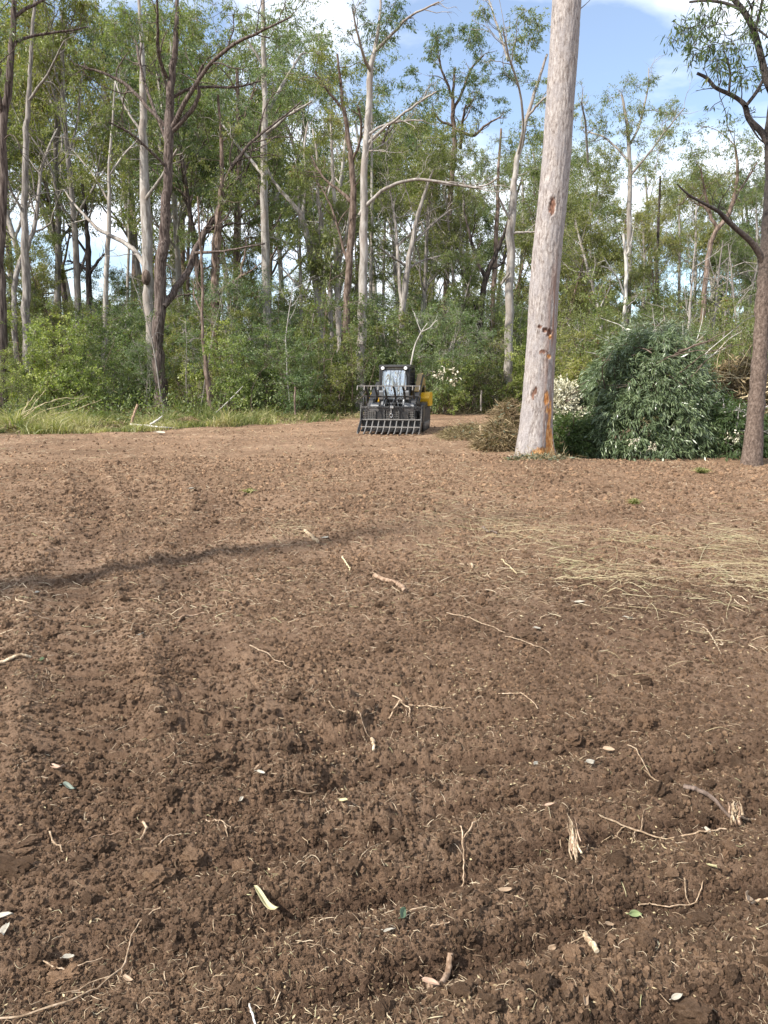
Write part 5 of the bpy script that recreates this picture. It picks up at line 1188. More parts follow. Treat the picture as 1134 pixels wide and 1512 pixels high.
    # --- lift arms with rear towers
    for sgn in (-1, 1):
        a_, b_2 = sorted((sgn * .56, sgn * .76))
        outer = [(1.15, .95), (1.18, 1.35), (1.02, 1.62), (.78, 1.73), (.5, 1.70), (.2, 1.5), (-.35, 1.18), (-.8, .92), (-1.0, .62), (-1.02, .36), (-.86, .34), (-.80, .6), (-.62, .78), (-.2, 1.0), (.35, 1.28), (.6, 1.34), (.86, 1.28), (.94, 1.1), (.95, .95)]
        if sgn < 0: outer = [(p, q if q < 1.3 else 1.3 + (q - 1.3) * .45) for p, q in outer]
        arm = part('lift_arm', MB().prism(outer, a_, b_2), M_blk, bevel=.012)
        xo = b_2 if sgn > 0 else a_
        inner = [(1.06, 1.02), (1.08, 1.32), (.96, 1.54), (.76, 1.64), (.52, 1.61), (.25, 1.42), (-.1, 1.22), (.32, 1.36), (.6, 1.42), (.92, 1.34), (1.0, 1.1)]
        p0, p1 = (xo - .004, xo + .012) if sgn > 0 else (xo - .012, xo + .004)
        if sgn > 0: part('arm_side_plate', MB().prism(inner, p0, p1), M_tan, arm, .003)
        # broad front faces of the arm tops catch the light
        if sgn > 0: part('arm_top_plate', MB().prism([(.78, 1.735), (.5, 1.706), (.2, 1.506), (-.35, 1.186), (-.36, 1.21), (.19, 1.53), (.49, 1.73), (.78, 1.76)], a_ + .03, b_2 - .03), M_tan, arm, .003)
        part('hydraulic_cylinder', MB().tube([(sgn * .66, .75, .9), (sgn * .66, -.1, .72)], .05, 12, cap=True), M_blk, arm, 0, True)
        part('arm_knee', MB().tube([(sgn * .40, -.98, .70), (sgn * .68, -.98, .70)], .17, 22, cap=True), M_grey, arm, 0, True)
        part('pivot_pin', MB().tube([(sgn * .54, 1.02, 1.3), (sgn * .79, 1.02, 1.3)], .05, 12, cap=True), M_chr, arm, 0, True)
        tc_ = part('tilt_cylinder', MB().tube([(sgn * .33, -.72, .95), (sgn * .32, -.98, .62)], .045, 12, cap=True), M_grey, root, 0, True)
        part('cylinder_rod', MB().tube([(sgn * .32, -.98, .62), (sgn * .32, -1.06, .46)], .024, 10, cap=True), M_chr, tc_, 0, True)
    part('arm_cross_tube', MB().tube([(-.6, -.9, .58), (.6, -.9, .58)], .07, 14, cap=True), M_blk, root, 0, True)
    part('quick_hitch', MB().box((0, -1.02, .52), (1.1, .06, .42)), M_blk)
    for k in range(5):      # hydraulic hoses looping in front of the cab
        x = -.22 + k * .11; r_ = random.Random(k)
        part('hose', MB().tube([(x, -.72, .78), (x + r_.uniform(-.06, .06), -.92, 1.0), (x + r_.uniform(-.08, .08), -1.06, .95), (x + r_.uniform(-.05, .05), -1.1, .76)], .016, 7), M_blk if k % 2 else M_grey, root, 0, True)
    # --- rake bucket
    rk = part('rake_frame', MB().box((0, -1.12, .73), (1.86, .09, .07)).box((0, -1.12, .66), (1.78, .03, .06)), M_steel)
    rail = part('lower_rail', MB().box((0, -1.13, .345), (1.86, .07, .06)), M_steel, rk)
    for x in (-.90, -.80, -.50, -.22, .01, .23, .51, .71, .90):
        part('upright_bar', MB().box((x, -1.13, .50), (.045, .05, .30)), M_steel, rk, .004)
    for x in (-.36, .37): part('back_plate', MB().box((x, -1.105, .50), (.225, .02, .28)), M_blk, rk, 0)
    for x0, x1 in ((-.77, -.53), (-.19, -.01), (.03, .21), (.54, .69)):
        for i in range(4): part('mesh_rod', MB().tube([(x0, -1.11, .40 + i * .062), (x1, -1.11, .40 + i * .062)], .007, 5), M_edge, rk, 0, True)
        for i in range(3):
            x = x0 + (x1 - x0) * (i + 1) / 4; part('mesh_rod', MB().tube([(x, -1.118, .37), (x, -1.118, .64)], .007, 5), M_edge, rk, 0, True)
    for i in range(11):
        x = -.92 + i * .184
        prof = [(-1.10, .37), (-1.22, .33), (-1.36, .22), (-1.50, .10), (-1.66, .02), (-1.80, -.01), (-1.80, -.035), (-1.64, -.035), (-1.46, .02), (-1.30, .13), (-1.18, .24), (-1.10, .28)]
        t = part('tine', MB().prism(prof, x - .014, x + .014), M_edge, rk, .003)
    part('cross_bar', MB().box((0, -1.44, .155), (1.84, .028, .03)), M_edge, rk, .003)
    part('cross_bar', MB().box((0, -1.20, .365), (1.84, .028, .024)), M_edge, rk, .003)
    for x in (-.945, .925):
        part('side_plate', MB().prism([(-1.08, .80), (-1.14, .82), (-1.20, .68), (-1.30, .34), (-1.74, .05), (-1.78, -.02), (-1.4, 0), (-1.1, .28)], x, x + .022), M_steel, rk, .003)
    part('brace_plate', MB().prism([(-1.1, .79), (-.62, .80), (-.62, .72), (-1.05, .30), (-1.1, .30)], .955, .975), M_steel, rk, .003)
    part('floor_plate', MB().prism([(-1.08, .38), (-1.09, .06), (-1.30, .0), (-1.30, .03), (-1.11, .09), (-1.10, .38)], -.92, .92), M_blk, rk, 0)
    tagp = part('data_tag', MB().box((.02, -1.19, .745), (.10, .02, .075)), M_wht, rk, .004); part('tag_bracket', MB().box((.02, -1.18, .74), (.15, .015, .13)), M_blk, rk, .004)
    a = np.linspace(0, 2 * math.pi, 15)
    part('shackle', MB().tube(np.stack([.0 + .045 * np.cos(a), np.full(15, -1.18), .49 + .06 * np.sin(a)], 1), .011, 7), M_chr, rk, 0, True)
    part('hook_plate', MB().box((0, -1.175, .60), (.03, .03, .16)), M_edge, rk, .003)
    # --- raised grapple jaw
    jaw = part('jaw_pivot_bar', MB().box((0, -1.12, 1.055), (1.76, .07, .055)), M_blk, rk)
    for x in (-.86, -.78, .80, .88): part('jaw_link', MB().tube([(x, -1.12, .74), (x + (.03 if x < 0 else -.03), -1.2, .88), (x, -1.12, 1.05)], .026, 8), M_blk, rk, 0, True)
    for sx in (-.56, .56):
        c_ = part('grapple_cylinder', MB().tube([(sx, -1.06, .74), (sx, -.98, .98)], .034, 10, cap=True), M_blk, rk, 0, True)
    for i in range(6):
        x = -.70 + i * .28
        prof = [(-1.10, 1.03), (-1.16, 1.05), (-1.22, 1.16), (-1.34, 1.25), (-1.50, 1.33), (-1.64, 1.385), (-1.64, 1.35), (-1.50, 1.27), (-1.38, 1.18), (-1.29, 1.10), (-1.24, 1.0), (-1.14, .97)]
        part('jaw_tine', MB().prism(prof, x - .024, x + .024), M_blk, jaw, .005)
    fb = part('jaw_front_bar', MB().box((0, -1.64, 1.375), (1.88, .045, .035)), M_bar, jaw, .003)
    for i in range(10):
        x = -.93 + i * .2066
        part('jaw_tooth', MB().prism([(-1.62, 1.385), (-1.67, 1.385), (-1.74, 1.26), (-1.72, 1.23), (-1.68, 1.30)], x - .014, x + .014), M_bar, fb, .002)
    # silver guards seen between jaw and cab
    for sx in (-.43, .36): part('arm_guard', MB().prism([(-.86, .95), (-.9, 1.2), (-.82, 1.24), (-.7, 1.2), (-.7, .95)], sx, sx + .13), M_grey, root, .02)
    part('step_plate', MB().box((0, -.66, .84), (.8, .16, .03)), M_grey)
    return root
loader()

# ------------------------------------------------------------------ soil clods: the notable ones, then crumbs scattered from them
def clod_mesh(name, seed, r=(1, 1, .6), sub=3):
    import bmesh
    bm = bmesh.new(); bmesh.ops.create_icosphere(bm, subdivisions=sub, radius=1)
    v = np.array([p.co[:] for p in bm.verts]); s = seed * 7.3
    v = v / np.maximum(np.abs(v).max(1, keepdims=True), 1e-6) * .45 + v * .55
    n = fbm(v[:, 0] * 1.3 + s, v[:, 1] * 1.3 + v[:, 2] * 1.7, seed, 4, .55) - .5; n2 = fbm(v[:, 1] * 3.1 + s, v[:, 2] * 3.1 + v[:, 0] * 2.0, seed + 3, 3, .6) - .5
    n3 = fbm(v[:, 0] * 8 + s, v[:, 1] * 8 + v[:, 2] * 7, seed + 5, 3, .7) - .5
    v = v * (1 + 1.15 * n + .6 * n2 + (.35 * n3 if sub > 3 else 0))[:, None] * np.array(r)
    for p, c in zip(bm.verts, v): p.co = c
    me = bpy.data.meshes.new(name); bm.to_mesh(me); bm.free(); me.materials.append(M_clod)
    for p in me.polygons: p.use_smooth = False
    return me
CLODS = [(433, 1036, .075, 'dark flat clod casting a black shadow at mid ground'), (420, 1098, .05, 'dark clod lying west of the peeled upright stick'), (238, 1292, .10, 'broad flat tan clod, the largest of the lower west ground'), (22, 1285, .085, 'tan clod at the edge near the bottom'),
         (45, 1240, .05, 'dark layered clod beside a forked pale root'), (34, 1258, .045, 'second layered clod just under the first'), (1028, 1472, .085, 'big rough clod in the lower corner beside pale chips'), (698, 1150, .07, 'clod overhanging a dark hollow'), (362, 894, .05, 'dark clod on the smooth middle ground'),
         (990, 1297, .04, 'round clod below the long thin root'), (202, 1198, .035, 'clod at the head of the wriggling pale root'), (425, 1060, .03, 'small crumb cluster by the dark flat clod'), (285, 1265, .06, 'broken clod beside the broad tan one'), (780, 960, .07, 'orange tinged clod on the dark soil'), (870, 800, .07, 'dark lump among the flattened straw'),
         (275, 797, .045, 'small grey stone like clod on the far track'), (700, 1005, .05, 'knobbly clod on dark ground below the orange tinged one'), (640, 905, .05, 'clod near the curved bark stick'), (1035, 1360, .05, 'clod beside the tan dead leaf'), (95, 1420, .06, 'clod under the long arching root'), (520, 1290, .05, 'clod above the yellow leaf')]
variants = [clod_mesh('soil_clod', k + 1, (1, .85, .6) if k % 2 else (1, 1, .75), 4) for k in range(4)]
small = [clod_mesh('soil_crumb', k + 21, (1, .9, .7), 2) for k in range(3)]
for k, (px, py, r, lab) in enumerate(CLODS):
    g = G(px, py); o = link('soil_clod', variants[k % 4], None, (g[0], g[1], gz(g[0], g[1]) + r * .15), (RNG.normal() * .25, RNG.normal() * .25, RNG.uniform(0, 6.28)))
    o.scale = (r * .55, r * .45, r * .42); tag(o, lab, 'clod')
def scatter(name, src_me, pts, scl, rot, label):
    """one stuff object: points that carry copies of a mesh"""
    me = bpy.data.meshes.new(name); me.vertices.add(len(pts)); me.vertices.foreach_set('co', np.asarray(pts, np.float32).ravel())
    a = me.attributes.new('scl', 'FLOAT', 'POINT'); a.data.foreach_set('value', np.asarray(scl, np.float32))
    a = me.attributes.new('wet_shade', 'FLOAT', 'POINT'); a.data.foreach_set('value', damp_and_shade(np.asarray(pts)[:, 0], np.asarray(pts)[:, 1]).astype(np.float32))
    a = me.attributes.new('rot', 'FLOAT_VECTOR', 'POINT'); a.data.foreach_set('vector', np.asarray(rot, np.float32).ravel())
    src = bpy.data.objects.new(name + '_shape', src_me)
    o = link(name, me); ng = bpy.data.node_groups.new(name, 'GeometryNodeTree')
    ng.interface.new_socket('Geometry', in_out='INPUT', socket_type='NodeSocketGeometry'); ng.interface.new_socket('Geometry', in_out='OUTPUT', socket_type='NodeSocketGeometry')
    i = ng.nodes.new('NodeGroupInput'); u = ng.nodes.new('NodeGroupOutput'); ins = ng.nodes.new('GeometryNodeInstanceOnPoints'); oi = ng.nodes.new('GeometryNodeObjectInfo'); oi.inputs[0].default_value = src
    a1 = ng.nodes.new('GeometryNodeInputNamedAttribute'); a1.data_type = 'FLOAT'; a1.inputs[0].default_value = 'scl'
    a2 = ng.nodes.new('GeometryNodeInputNamedAttribute'); a2.data_type = 'FLOAT_VECTOR'; a2.inputs[0].default_value = 'rot'
    l = ng.links.new; l(i.outputs[0], ins.inputs['Points']); l(oi.outputs['Geometry'], ins.inputs['Instance']); l(a2.outputs[0], ins.inputs['Rotation']); l(a1.outputs[0], ins.inputs['Scale']); l(ins.outputs[0], u.inputs[0])
    md = o.modifiers.new('scatter', 'NODES'); md.node_group = ng
    tag(o, label, kind='stuff'); return o
def fan_points(n, r0, r1, rng, power=1.0, half=38):
    a = rng.uniform(-R(half), R(half), n); r = r0 * (r1 / r0) ** (rng.uniform(0, 1, n) ** power)
    return np.sin(a) * r, np.cos(a) * r, r
rng = np.random.default_rng(12)
for k, me in enumerate(small + variants[:2]):
    n = 140000 if k < 3 else 500
    x, y, r = fan_points(n, 1.3, 16, rng, 1.1)
    patch = fbm(x / .9 + k, y / .9, 33 + k, 3); keep = (rng.random(n) < sstep(.3, .65, patch) + .25) & (soil_mask(x, y) > .5); x, y, r = x[keep], y[keep], r[keep]; n = len(x)
    s = (.0013 + .0058 * rng.random(n) ** 5) * (.65 + .8 * fbm(x / .45 + 3, y / .45, 37, 3)) * (1 + r * .16) if k < 3 else (.010 + .018 * rng.random(n) ** 2.5) * (1 + r * .07)
    pts = np.stack([x, y, height(x, y) + s * .25], 1)
    scatter('soil_crumbs', me, pts, s, rng.uniform(0, 6.28, (n, 3)), 'loose crumbs of brown soil')

x, y, r = fan_points(16000, 9, 30, rng, 1.0, 34); keep = (soil_mask(x, y) > .5) & (rng.random(len(x)) < sstep(.35, .65, fbm(x / 1.2, y / 1.2, 39, 3)) + .2); x, y = x[keep], y[keep]; n = len(x); sc_ = .008 + .030 * rng.random(n) ** 4
scatter('soil_crumbs', small[1], np.stack([x, y, height(x, y) + sc_ * .2], 1), sc_, rng.uniform(0, 6.28, (n, 3)), 'crumbly lumps across the far part of the clearing')
# ------------------------------------------------------------------ straw and chips strewn over the soil
def ribbons(mb, b, d, ln, wd, rng, tint, lift=.3):
    n = len(b); s = nrm(np.cross(d, np.array([0, 0, 1.]) + rng.normal(0, .4, (n, 3)))) * wd[:, None]
    k = rng.normal(0, .18, (n, 3)) * ln[:, None]; k[:, 2] = np.abs(k[:, 2]) * lift
    m1 = b + d * ln[:, None] * .33 + k; m2 = b + d * ln[:, None] * .68 + k * .6; e = b + d * ln[:, None]; up = np.array([0, 0, 1.]) * wd[:, None] * .8
    v = np.stack([b - s, b + s, m1 + s, m1 - s, m2 + s, m2 - s, e, m1 + up, m2 + up], 1).reshape(-1, 3); i = np.arange(n) * 9
    mb.add(v, np.stack([i, i + 1, i + 2, i + 3], 1), 0, np.repeat(tint, 9)); q = mb.f[(4, 0)]
    q.append(np.stack([i + 3, i + 2, i + 4, i + 5], 1)); q.append(np.stack([i + 2, i + 7, i + 8, i + 4], 1)); q.append(np.stack([i + 7, i + 3, i + 5, i + 8], 1))
    mb.f.setdefault((3, 0), []).append(np.stack([i + 5, i + 4, i + 6], 1))
def litter_mat(name, cols):
    m, nt, b = mat(name); c = ramp(nt, attr(nt, 'tint'), cols); nt.links.new(c, b.inputs['Base Color']); b.inputs['Roughness'].default_value = .7; return m
M_str = litter_mat('straw_scraps', [(0, (.15, .10, .058)), (.35, (.27, .20, .115)), (.7, (.42, .34, .19)), (1, (.55, .48, .30))])
M_grn = litter_mat('flattened_grass', [(0, (.14, .15, .05)), (.4, (.28, .27, .12)), (1, (.46, .40, .24))])
rng = np.random.default_rng(14)
def straw_mat():
    m, nt, b = mat('scattered_straw'); c = ramp(nt, objrand(nt), [(0, (.13, .085, .052)), (.35, (.26, .18, .11)), (.7, (.44, .33, .21)), (.93, (.58, .47, .33)), (1, (.34, .33, .16))]); nt.links.new(c, b.inputs['Base Color']); b.inputs['Roughness'].default_value = .75; return m
M_sc = straw_mat()
def straw_shape(k):
    r_ = np.random.default_rng(800 + k); n = 6; t = np.linspace(-.5, .5, n); p = np.stack([t, np.cumsum(r_.normal(0, .04, n)) + .12 * r_.normal() * t ** 2 * 4, np.cumsum(r_.normal(0, .03, n))], 1); p -= p.mean(0)
    return MB().tube(p, np.array([.03, .05, .055, .05, .04, .012]) * r_.uniform(.4, 1.1) * (.42 if k >= 3 else .75), 3).mesh('straw_strand', [M_sc])
for k in range(6):
    n = 23000 if k < 3 else 24000; far = k >= 3
    x, y, r = fan_points(n, 4.5 if far else 1.3, 30 if far else 9, rng, .8 if far else 1.0, 38); pat = fbm(x / 1.3 + k, y / 1.1, 81 + (k % 3), 3)
    keep = (rng.random(n) < .22 + .9 * sstep(.40, .66, pat)) & (soil_mask(x, y) > .4); x, y, r = x[keep], y[keep], r[keep]; n = len(x)
    ln = ((.02 + .10 * rng.random(n) ** 3) if far else (.007 + .045 * rng.random(n) ** 3.2)) * (1 + r * .05)
    rot = np.stack([rng.uniform(0, 6.28, n), rng.normal(0, .25, n), (rng.normal(-.1, .9, n) if far else rng.uniform(0, 6.28, n))], 1)
    scatter('straw_litter', straw_shape(k), np.stack([x, y, height(x, y) + .005], 1), ln, rot, ['fine straw and root fibres strewn over the near soil', 'short bark fibres strewn over the near soil', 'bits of root and straw on the near soil', 'combed straw scraps across the far clearing', 'scattered dry stalk pieces across the far clearing', 'fine pale fibres across the far clearing'][k])
mb = MB(); n = 26000; x, y, r = fan_points(n, 1.35, 22, rng, 1.0, 38); pat = fbm(x / 1.1 + 4, y / 1.1, 83, 3); keep = (rng.random(n) < .2 + sstep(.42, .66, pat)); x, y, r = x[keep], y[keep], r[keep]; n = len(x)
a = rng.uniform(0, 6.28, n); d = nrm(np.stack([np.cos(a), np.sin(a), rng.normal(0, .35, n)], 1)); leaves(mb, np.stack([x, y, height(x, y) + .005], 1), d, .0115, .0042, 0, rng.beta(1.6, 2.6, n), rng)
v = mb.v[0].reshape(-1, 4, 3); c = v.mean(1, keepdims=True); mb.v[0] = ((v - c) * (1 + r * .16)[:, None, None] + c).reshape(-1, 3)
o = link('wood_chips', mb.mesh('wood_chips', [M_str])); tag(o, 'pale wood chips and leaf scraps on the soil', kind='stuff')
# combed-out straw lying in swathes
mb = MB(); gm = MB()
SW = [(600, 745, 160, 22, 60, 70, 0), (690, 765, 150, 28, 100, 70, 0), (880, 788, 110, 12, 45, 60, 1), (960, 800, 174, 50, 110, 95, 0), (1030, 830, 110, 45, 70, 110, 0), (800, 830, 160, 40, 90, 80, 0), (395, 775, 45, 14, 22, 30, 0), (725, 822, 60, 40, 14, 50, 0), (1060, 790, 50, 10, 22, 40, 1), (590, 770, 120, 60, 60, 35, 0), (1000, 750, 134, 30, 40, 50, 0), (812, 828, 60, 14, 30, 50, 1), (380, 690, 300, 60, 80, 25, 0), (640, 700, 200, 40, 70, 35, 0), (870, 890, 200, 60, 34, 50, 0)]
for (x0, y0, w, h, n, ln, g) in SW:
    for k in range(int(n * 1.3)):
        px = x0 + w * rng.random(); py = y0 + h * .5 + h * .75 * rng.normal() + (px - x0) * .06; l = ln * rng.uniform(.15, 1.0)
        ang = rng.normal(.2, .2) if rng.random() < .85 else rng.uniform(-1.2, 1.6)
        p0, p1 = G(px, py), G(px + l * math.cos(ang), py + l * math.sin(ang) * .6)
        L0 = np.linalg.norm(p1 - p0); mm = gm if (rng.random() < (.5 if g else .12)) else mb; t = np.linspace(0, 1, 7)[:, None]
        pts = p0 + (p1 - p0) * t; pts[:, 1] += np.sin(t[:, 0] * 3) * rng.normal() * .07 * L0; pts[:, 0] += np.sin(t[:, 0] * 5) * rng.normal() * .02 * L0
        pts[:, 2] = height(pts[:, 0], pts[:, 1]) + .012 + np.sin(t[:, 0] * math.pi) * abs(rng.normal()) * .012
        pts[1:-1, 2] = np.maximum(pts[1:-1, 2], (pts[:-2, 2] + pts[2:, 2]) / 2)
        mm.tube(pts, np.linspace(.0019, .0007, 7) * rng.uniform(.6, 1.3), 3, 0, tint=float(rng.beta(2, 1.4)))
o = link('straw_litter', mb.mesh('straw_litter', [M_str])); tag(o, 'long pale straw combed into swathes across the clearing', kind='stuff')
o = link('grass_clippings', gm.mesh('grass_clippings', [M_grn])); tag(o, 'flattened green and yellow grass torn out onto the soil', kind='stuff')

# ------------------------------------------------------------------ single sticks, roots and leaves, where they lie
def ground_line(pix, lift=.01, n=18, amp=.0):
    p = np.array([G(x, y) for x, y in pix]); t = np.linspace(0, len(p) - 1, n); i = np.arange(len(p))
    q = np.stack([np.interp(t, i, p[:, k]) for k in range(3)], 1)
    for _ in range(2): q[1:-1] = (q[:-2] + 2 * q[1:-1] + q[2:]) / 4
    q[:, :2] += RNG.normal(0, amp, (n, 2)); h = height(q[:, 0], q[:, 1]); 
    for _ in range(3): h[1:-1] = np.maximum(h[1:-1], (h[:-2] + h[2:]) / 2)
    q[:, 2] = h + lift + .011; return q
def stick(name, pix, wpx, m, label, cat, taper=.6, amp=.0025, side=(), group=None):
    wpx = wpx * (.8 if wpx < 4 else .92)
    Lp = sum(float(np.linalg.norm(G(*pix[i + 1]) - G(*pix[i]))) for i in range(len(pix) - 1)); q = ground_line(pix, 0, 26, amp=min(amp, Lp * .006)); dist = np.linalg.norm(q.mean(0) - [0, 0, CAM_H]); r = wpx / 2 * dist / F; q[:, 2] += r * .6
    o0 = q[0].copy(); rad = np.linspace(r, r * taper, len(q)) * (1 + (.14 if wpx < 3.4 else .05) * RNG.normal(size=len(q)))
    mb = MB().tube(q - o0, rad, 8 if wpx > 3.5 else 5, cap=True)
    for s in side:
        k = int(s[0] * (len(q) - 1)); e = G(s[1], s[2]); e[2] = gz(e[0], e[1]) + .008; t = np.linspace(0, 1, 6)[:, None]; pp = q[k] + (e - q[k]) * t; pp[1:-1] += RNG.normal(0, .004, (4, 3)); mb.tube(pp - o0, np.linspace(r * .6, r * .25, 6), 5)
    o = mb.build(name, MB_[m]); o.location = tuple(o0); tag(o, label, cat, group); return o
stick('stick', [(553, 857), (575, 868), (588, 877), (598, 889)], 8, 'stick', 'curved tan bark stick lying at mid ground', 'stick', .9)
stick('stick', [(450, 787), (459, 795), (469, 806)], 6, 'split', 'short pale stick beside the flattened straw', 'stick', .9)
stick('stick', [(549, 1076), (551, 1095), (552, 1116)], 5, 'split', 'pale peeled stick pointing at the viewer below the root cluster', 'stick', .8)
stick('stick', [(863, 1387), (871, 1405), (880, 1425)], 8, 'split', 'straight pink tan stick in the lower ground under the splintered wood', 'stick', .9)
stick('stick', [(666, 1400), (660, 1420), (650, 1440), (634, 1458)], 9, 'stick', 'knobbly brown stick with a curled leaf at its end', 'stick', .9, side=[(.9, 620, 1452)])
stick('root', [(885, 1216), (925, 1222), (960, 1228), (1000, 1238), (1030, 1241), (1072, 1239)], 3.4, 'root', 'long thin pale root running level under the chunk of bark', 'root', .8, side=[(.2, 905, 1228), (.35, 950, 1212), (.3, 932, 1240), (.5, 985, 1224)])
stick('root', [(1008, 1186), (1050, 1192), (1085, 1204)], 7, 'brown', 'dark brown root end half buried above the long thin root', 'root', .6)
stick('root', [(1092, 1199), (1110, 1206), (1145, 1214)], 4, 'root', 'pale root leaving the picture beside the bark chunk', 'root', .9)
stick('root', [(-20, 1500), (30, 1492), (60, 1484), (110, 1468), (145, 1446), (175, 1416), (185, 1400), (197, 1368), (212, 1350), (235, 1345)], 3.6, 'root', 'longest arching pale root crossing the lower corner', 'root', .5, side=[(.55, 75, 1458), (.62, 168, 1440)])
stick('root', [(211, 1209), (219, 1224), (214, 1238), (208, 1252)], 4, 'root', 'wriggling pale root hanging from a clod', 'root', .5)
stick('root', [(72, 1225), (80, 1240), (88, 1252), (93, 1266)], 3, 'root', 'forked white root near the layered clods', 'root', .7, side=[(.2, 84, 1246)])
stick('root', [(303, 1200), (318, 1212), (330, 1226), (337, 1246)], 2.4, 'root', 'frayed pale root tuft west of the white leaf', 'root', .7, side=[(.5, 318, 1250), (.6, 340, 1238), (.4, 325, 1243)])
stick('root', [(578, 1023), (600, 1033), (625, 1045), (645, 1051), (667, 1052)], 3.4, 'root', 'pale branching root at the centre of the near ground', 'root', .5, side=[(.2, 575, 1080), (.3, 600, 1060), (.3, 571, 1050)])
stick('root', [(574, 1052), (590, 1044), (606, 1048), (604, 1062)], 3.6, 'root', 'hooked root loop beside the branching root', 'root', .6)
stick('root', [(485, 1035), (505, 1052), (530, 1066), (548, 1074)], 2.2, 'root', 'thin tan root leading to the peeled stick', 'root', .6)
stick('twig', [(368, 1474), (374, 1492), (382, 1514)], 3.6, 'dead', 'grey white twig at the bottom edge', 'twig', .8)
stick('root', [(926, 1116), (945, 1130), (970, 1142), (1006, 1149)], 2.6, 'root', 'curved pale strand on the dark crumbly soil', 'root', .7)
stick('root', [(678, 1240), (685, 1268), (684, 1290), (680, 1310)], 2.2, 'root', 'thin upright looking root below the pink chip', 'root', .6)
stick('twig', [(700, 1240), (692, 1250), (682, 1258)], 3.4, 'root', 'short pale twig crossing the thin root', 'twig', .6)
stick('twig', [(262, 912), (280, 908), (302, 906)], 4, 'stick', 'brown twig lying level on the middle ground', 'twig', .7)
stick('twig', [(370, 962), (398, 974), (415, 985), (432, 996)], 2.4, 'root', 'thin bent twig below the brown one', 'twig', .6)
stick('root', [(660, 923), (690, 932), (722, 945), (745, 955)], 2.2, 'root', 'thin pale strand west of the orange clod', 'root', .6)
stick('root', [(745, 960), (775, 968), (800, 978), (814, 988)], 2.4, 'root', 'pale strand curling out under the orange clod', 'root', .6)
stick('root', [(735, 1035), (770, 1036), (795, 1048)], 2.4, 'root', 'level pale root on dark soil, centre east', 'root', .6)
stick('twig', [(1036, 952), (1050, 965), (1063, 988)], 2.4, 'split', 'bent straw coloured twig near the east edge', 'twig', .6, side=[(.3, 1026, 958), (.4, 1062, 950)])
stick('stick', [(-5, 984), (20, 981), (46, 977)], 6, 'split', 'pale splintered stick at the west edge', 'stick', .7)
stick('stick', [(254, 1507), (275, 1508), (292, 1509)], 5, 'stick', 'pinkish stick cut by the bottom edge', 'stick', .8)
stick('twig', [(635, 1388), (650, 1384), (664, 1380)], 2.8, 'root', 'small pale twig above the knobbly stick', 'twig', .5, side=[(.3, 645, 1378)])
stick('twig', [(838, 1402), (840, 1392), (852, 1388), (862, 1382)], 2.4, 'root', 'Y shaped pale twig beside the straight pink tan stick', 'twig', .6, side=[(.4, 839, 1408)])
stick('twig', [(695, 835), (698, 840), (697, 848)], 4, 'split', 'tiny upright white chip stick', 'twig', .8)
stick('twig', [(712, 780), (722, 786), (733, 792)], 4, 'brown', 'dark twig among the flattened straw', 'twig', .6)
stick('twig', [(740, 828), (750, 845), (762, 864)], 3, 'straw', 'straight straw stalk pointing down across the straw swathe', 'twig', .7)
stick('root', [(505, 825), (512, 838), (517, 850)], 3, 'straw', 'pale stalk just west of the curved bark stick', 'root', .7)
stick('root', [(1010, 1300), (1014, 1312), (1020, 1318)], 2.4, 'root', 'small crooked root near the green leaf', 'root', .6)
stick('root', [(945, 1325), (965, 1322), (990, 1324), (1030, 1318), (1038, 1300)], 2.6, 'root', 'pale root running from green leaf toward bent chip', 'root', .6)
stick('root', [(600, 1250), (560, 1262), (530, 1285)], 2.2, 'root', 'faint root in the furrow east of the white leaf', 'root', .6)
stick('root', [(1100, 1335), (1120, 1330), (1140, 1338)], 4, 'root', 'tan root near the dead leaf at the east edge', 'root', .7)
stick('root', [(600, 1370), (640, 1360), (652, 1358)], 2.4, 'root', 'pale root fragment beside the blue green leaf scrap', 'root', .6)
stick('root', [(100, 1245), (130, 1232), (160, 1222), (176, 1220)], 2.6, 'stick', 'long brown root half sunk in the soil', 'root', .6)
stick('root', [(235, 1260), (250, 1248), (270, 1244)], 2.4, 'root', 'pale root over the broad tan clod', 'root', .6)
stick('root', [(60, 1405), (80, 1412), (100, 1415), (150, 1396)], 2.8, 'root', 'splintered root above the arching one', 'root', .6)

# splintered wood: a bundle of torn fibres standing proud
def splinter(px, py, px2, py2, wpx, label):
    a, b = G(px, py), G(px2, py2); dist = np.linalg.norm(a - [0, 0, CAM_H]); w = wpx * dist / F; root = empty('splintered_wood', (b[0], b[1], gz(b[0], b[1]))); tag(root, label, 'wood'); rng = np.random.default_rng(int(px))
    v = a - b; v[2] = 0
    for k in range(16):
        off = np.array([rng.normal() * w * .28, rng.normal() * w * .25, w * .25 + abs(rng.normal()) * w * .25]); s, e = rng.uniform(-.05, .25), rng.uniform(.7, 1.1)
        t = np.linspace(s, e, 7)[:, None]; pts = v * t + off + np.array([0, 0, .02]) * np.sin(t * 3) + rng.normal(0, w * .06, (7, 3)); MB().tube(pts, np.linspace(w * .11, w * .015, 7) * rng.uniform(.5, 1.3), 5, cap=True).build('fibre', MB_['split' if k % 3 else 'stick'], root)
splinter(840, 1226, 852, 1290, 13, 'splintered cream wood sliver standing out of the soil')
splinter(1082, 1202, 1086, 1230, 15, 'hollow pale bark chunk beside the dark root')

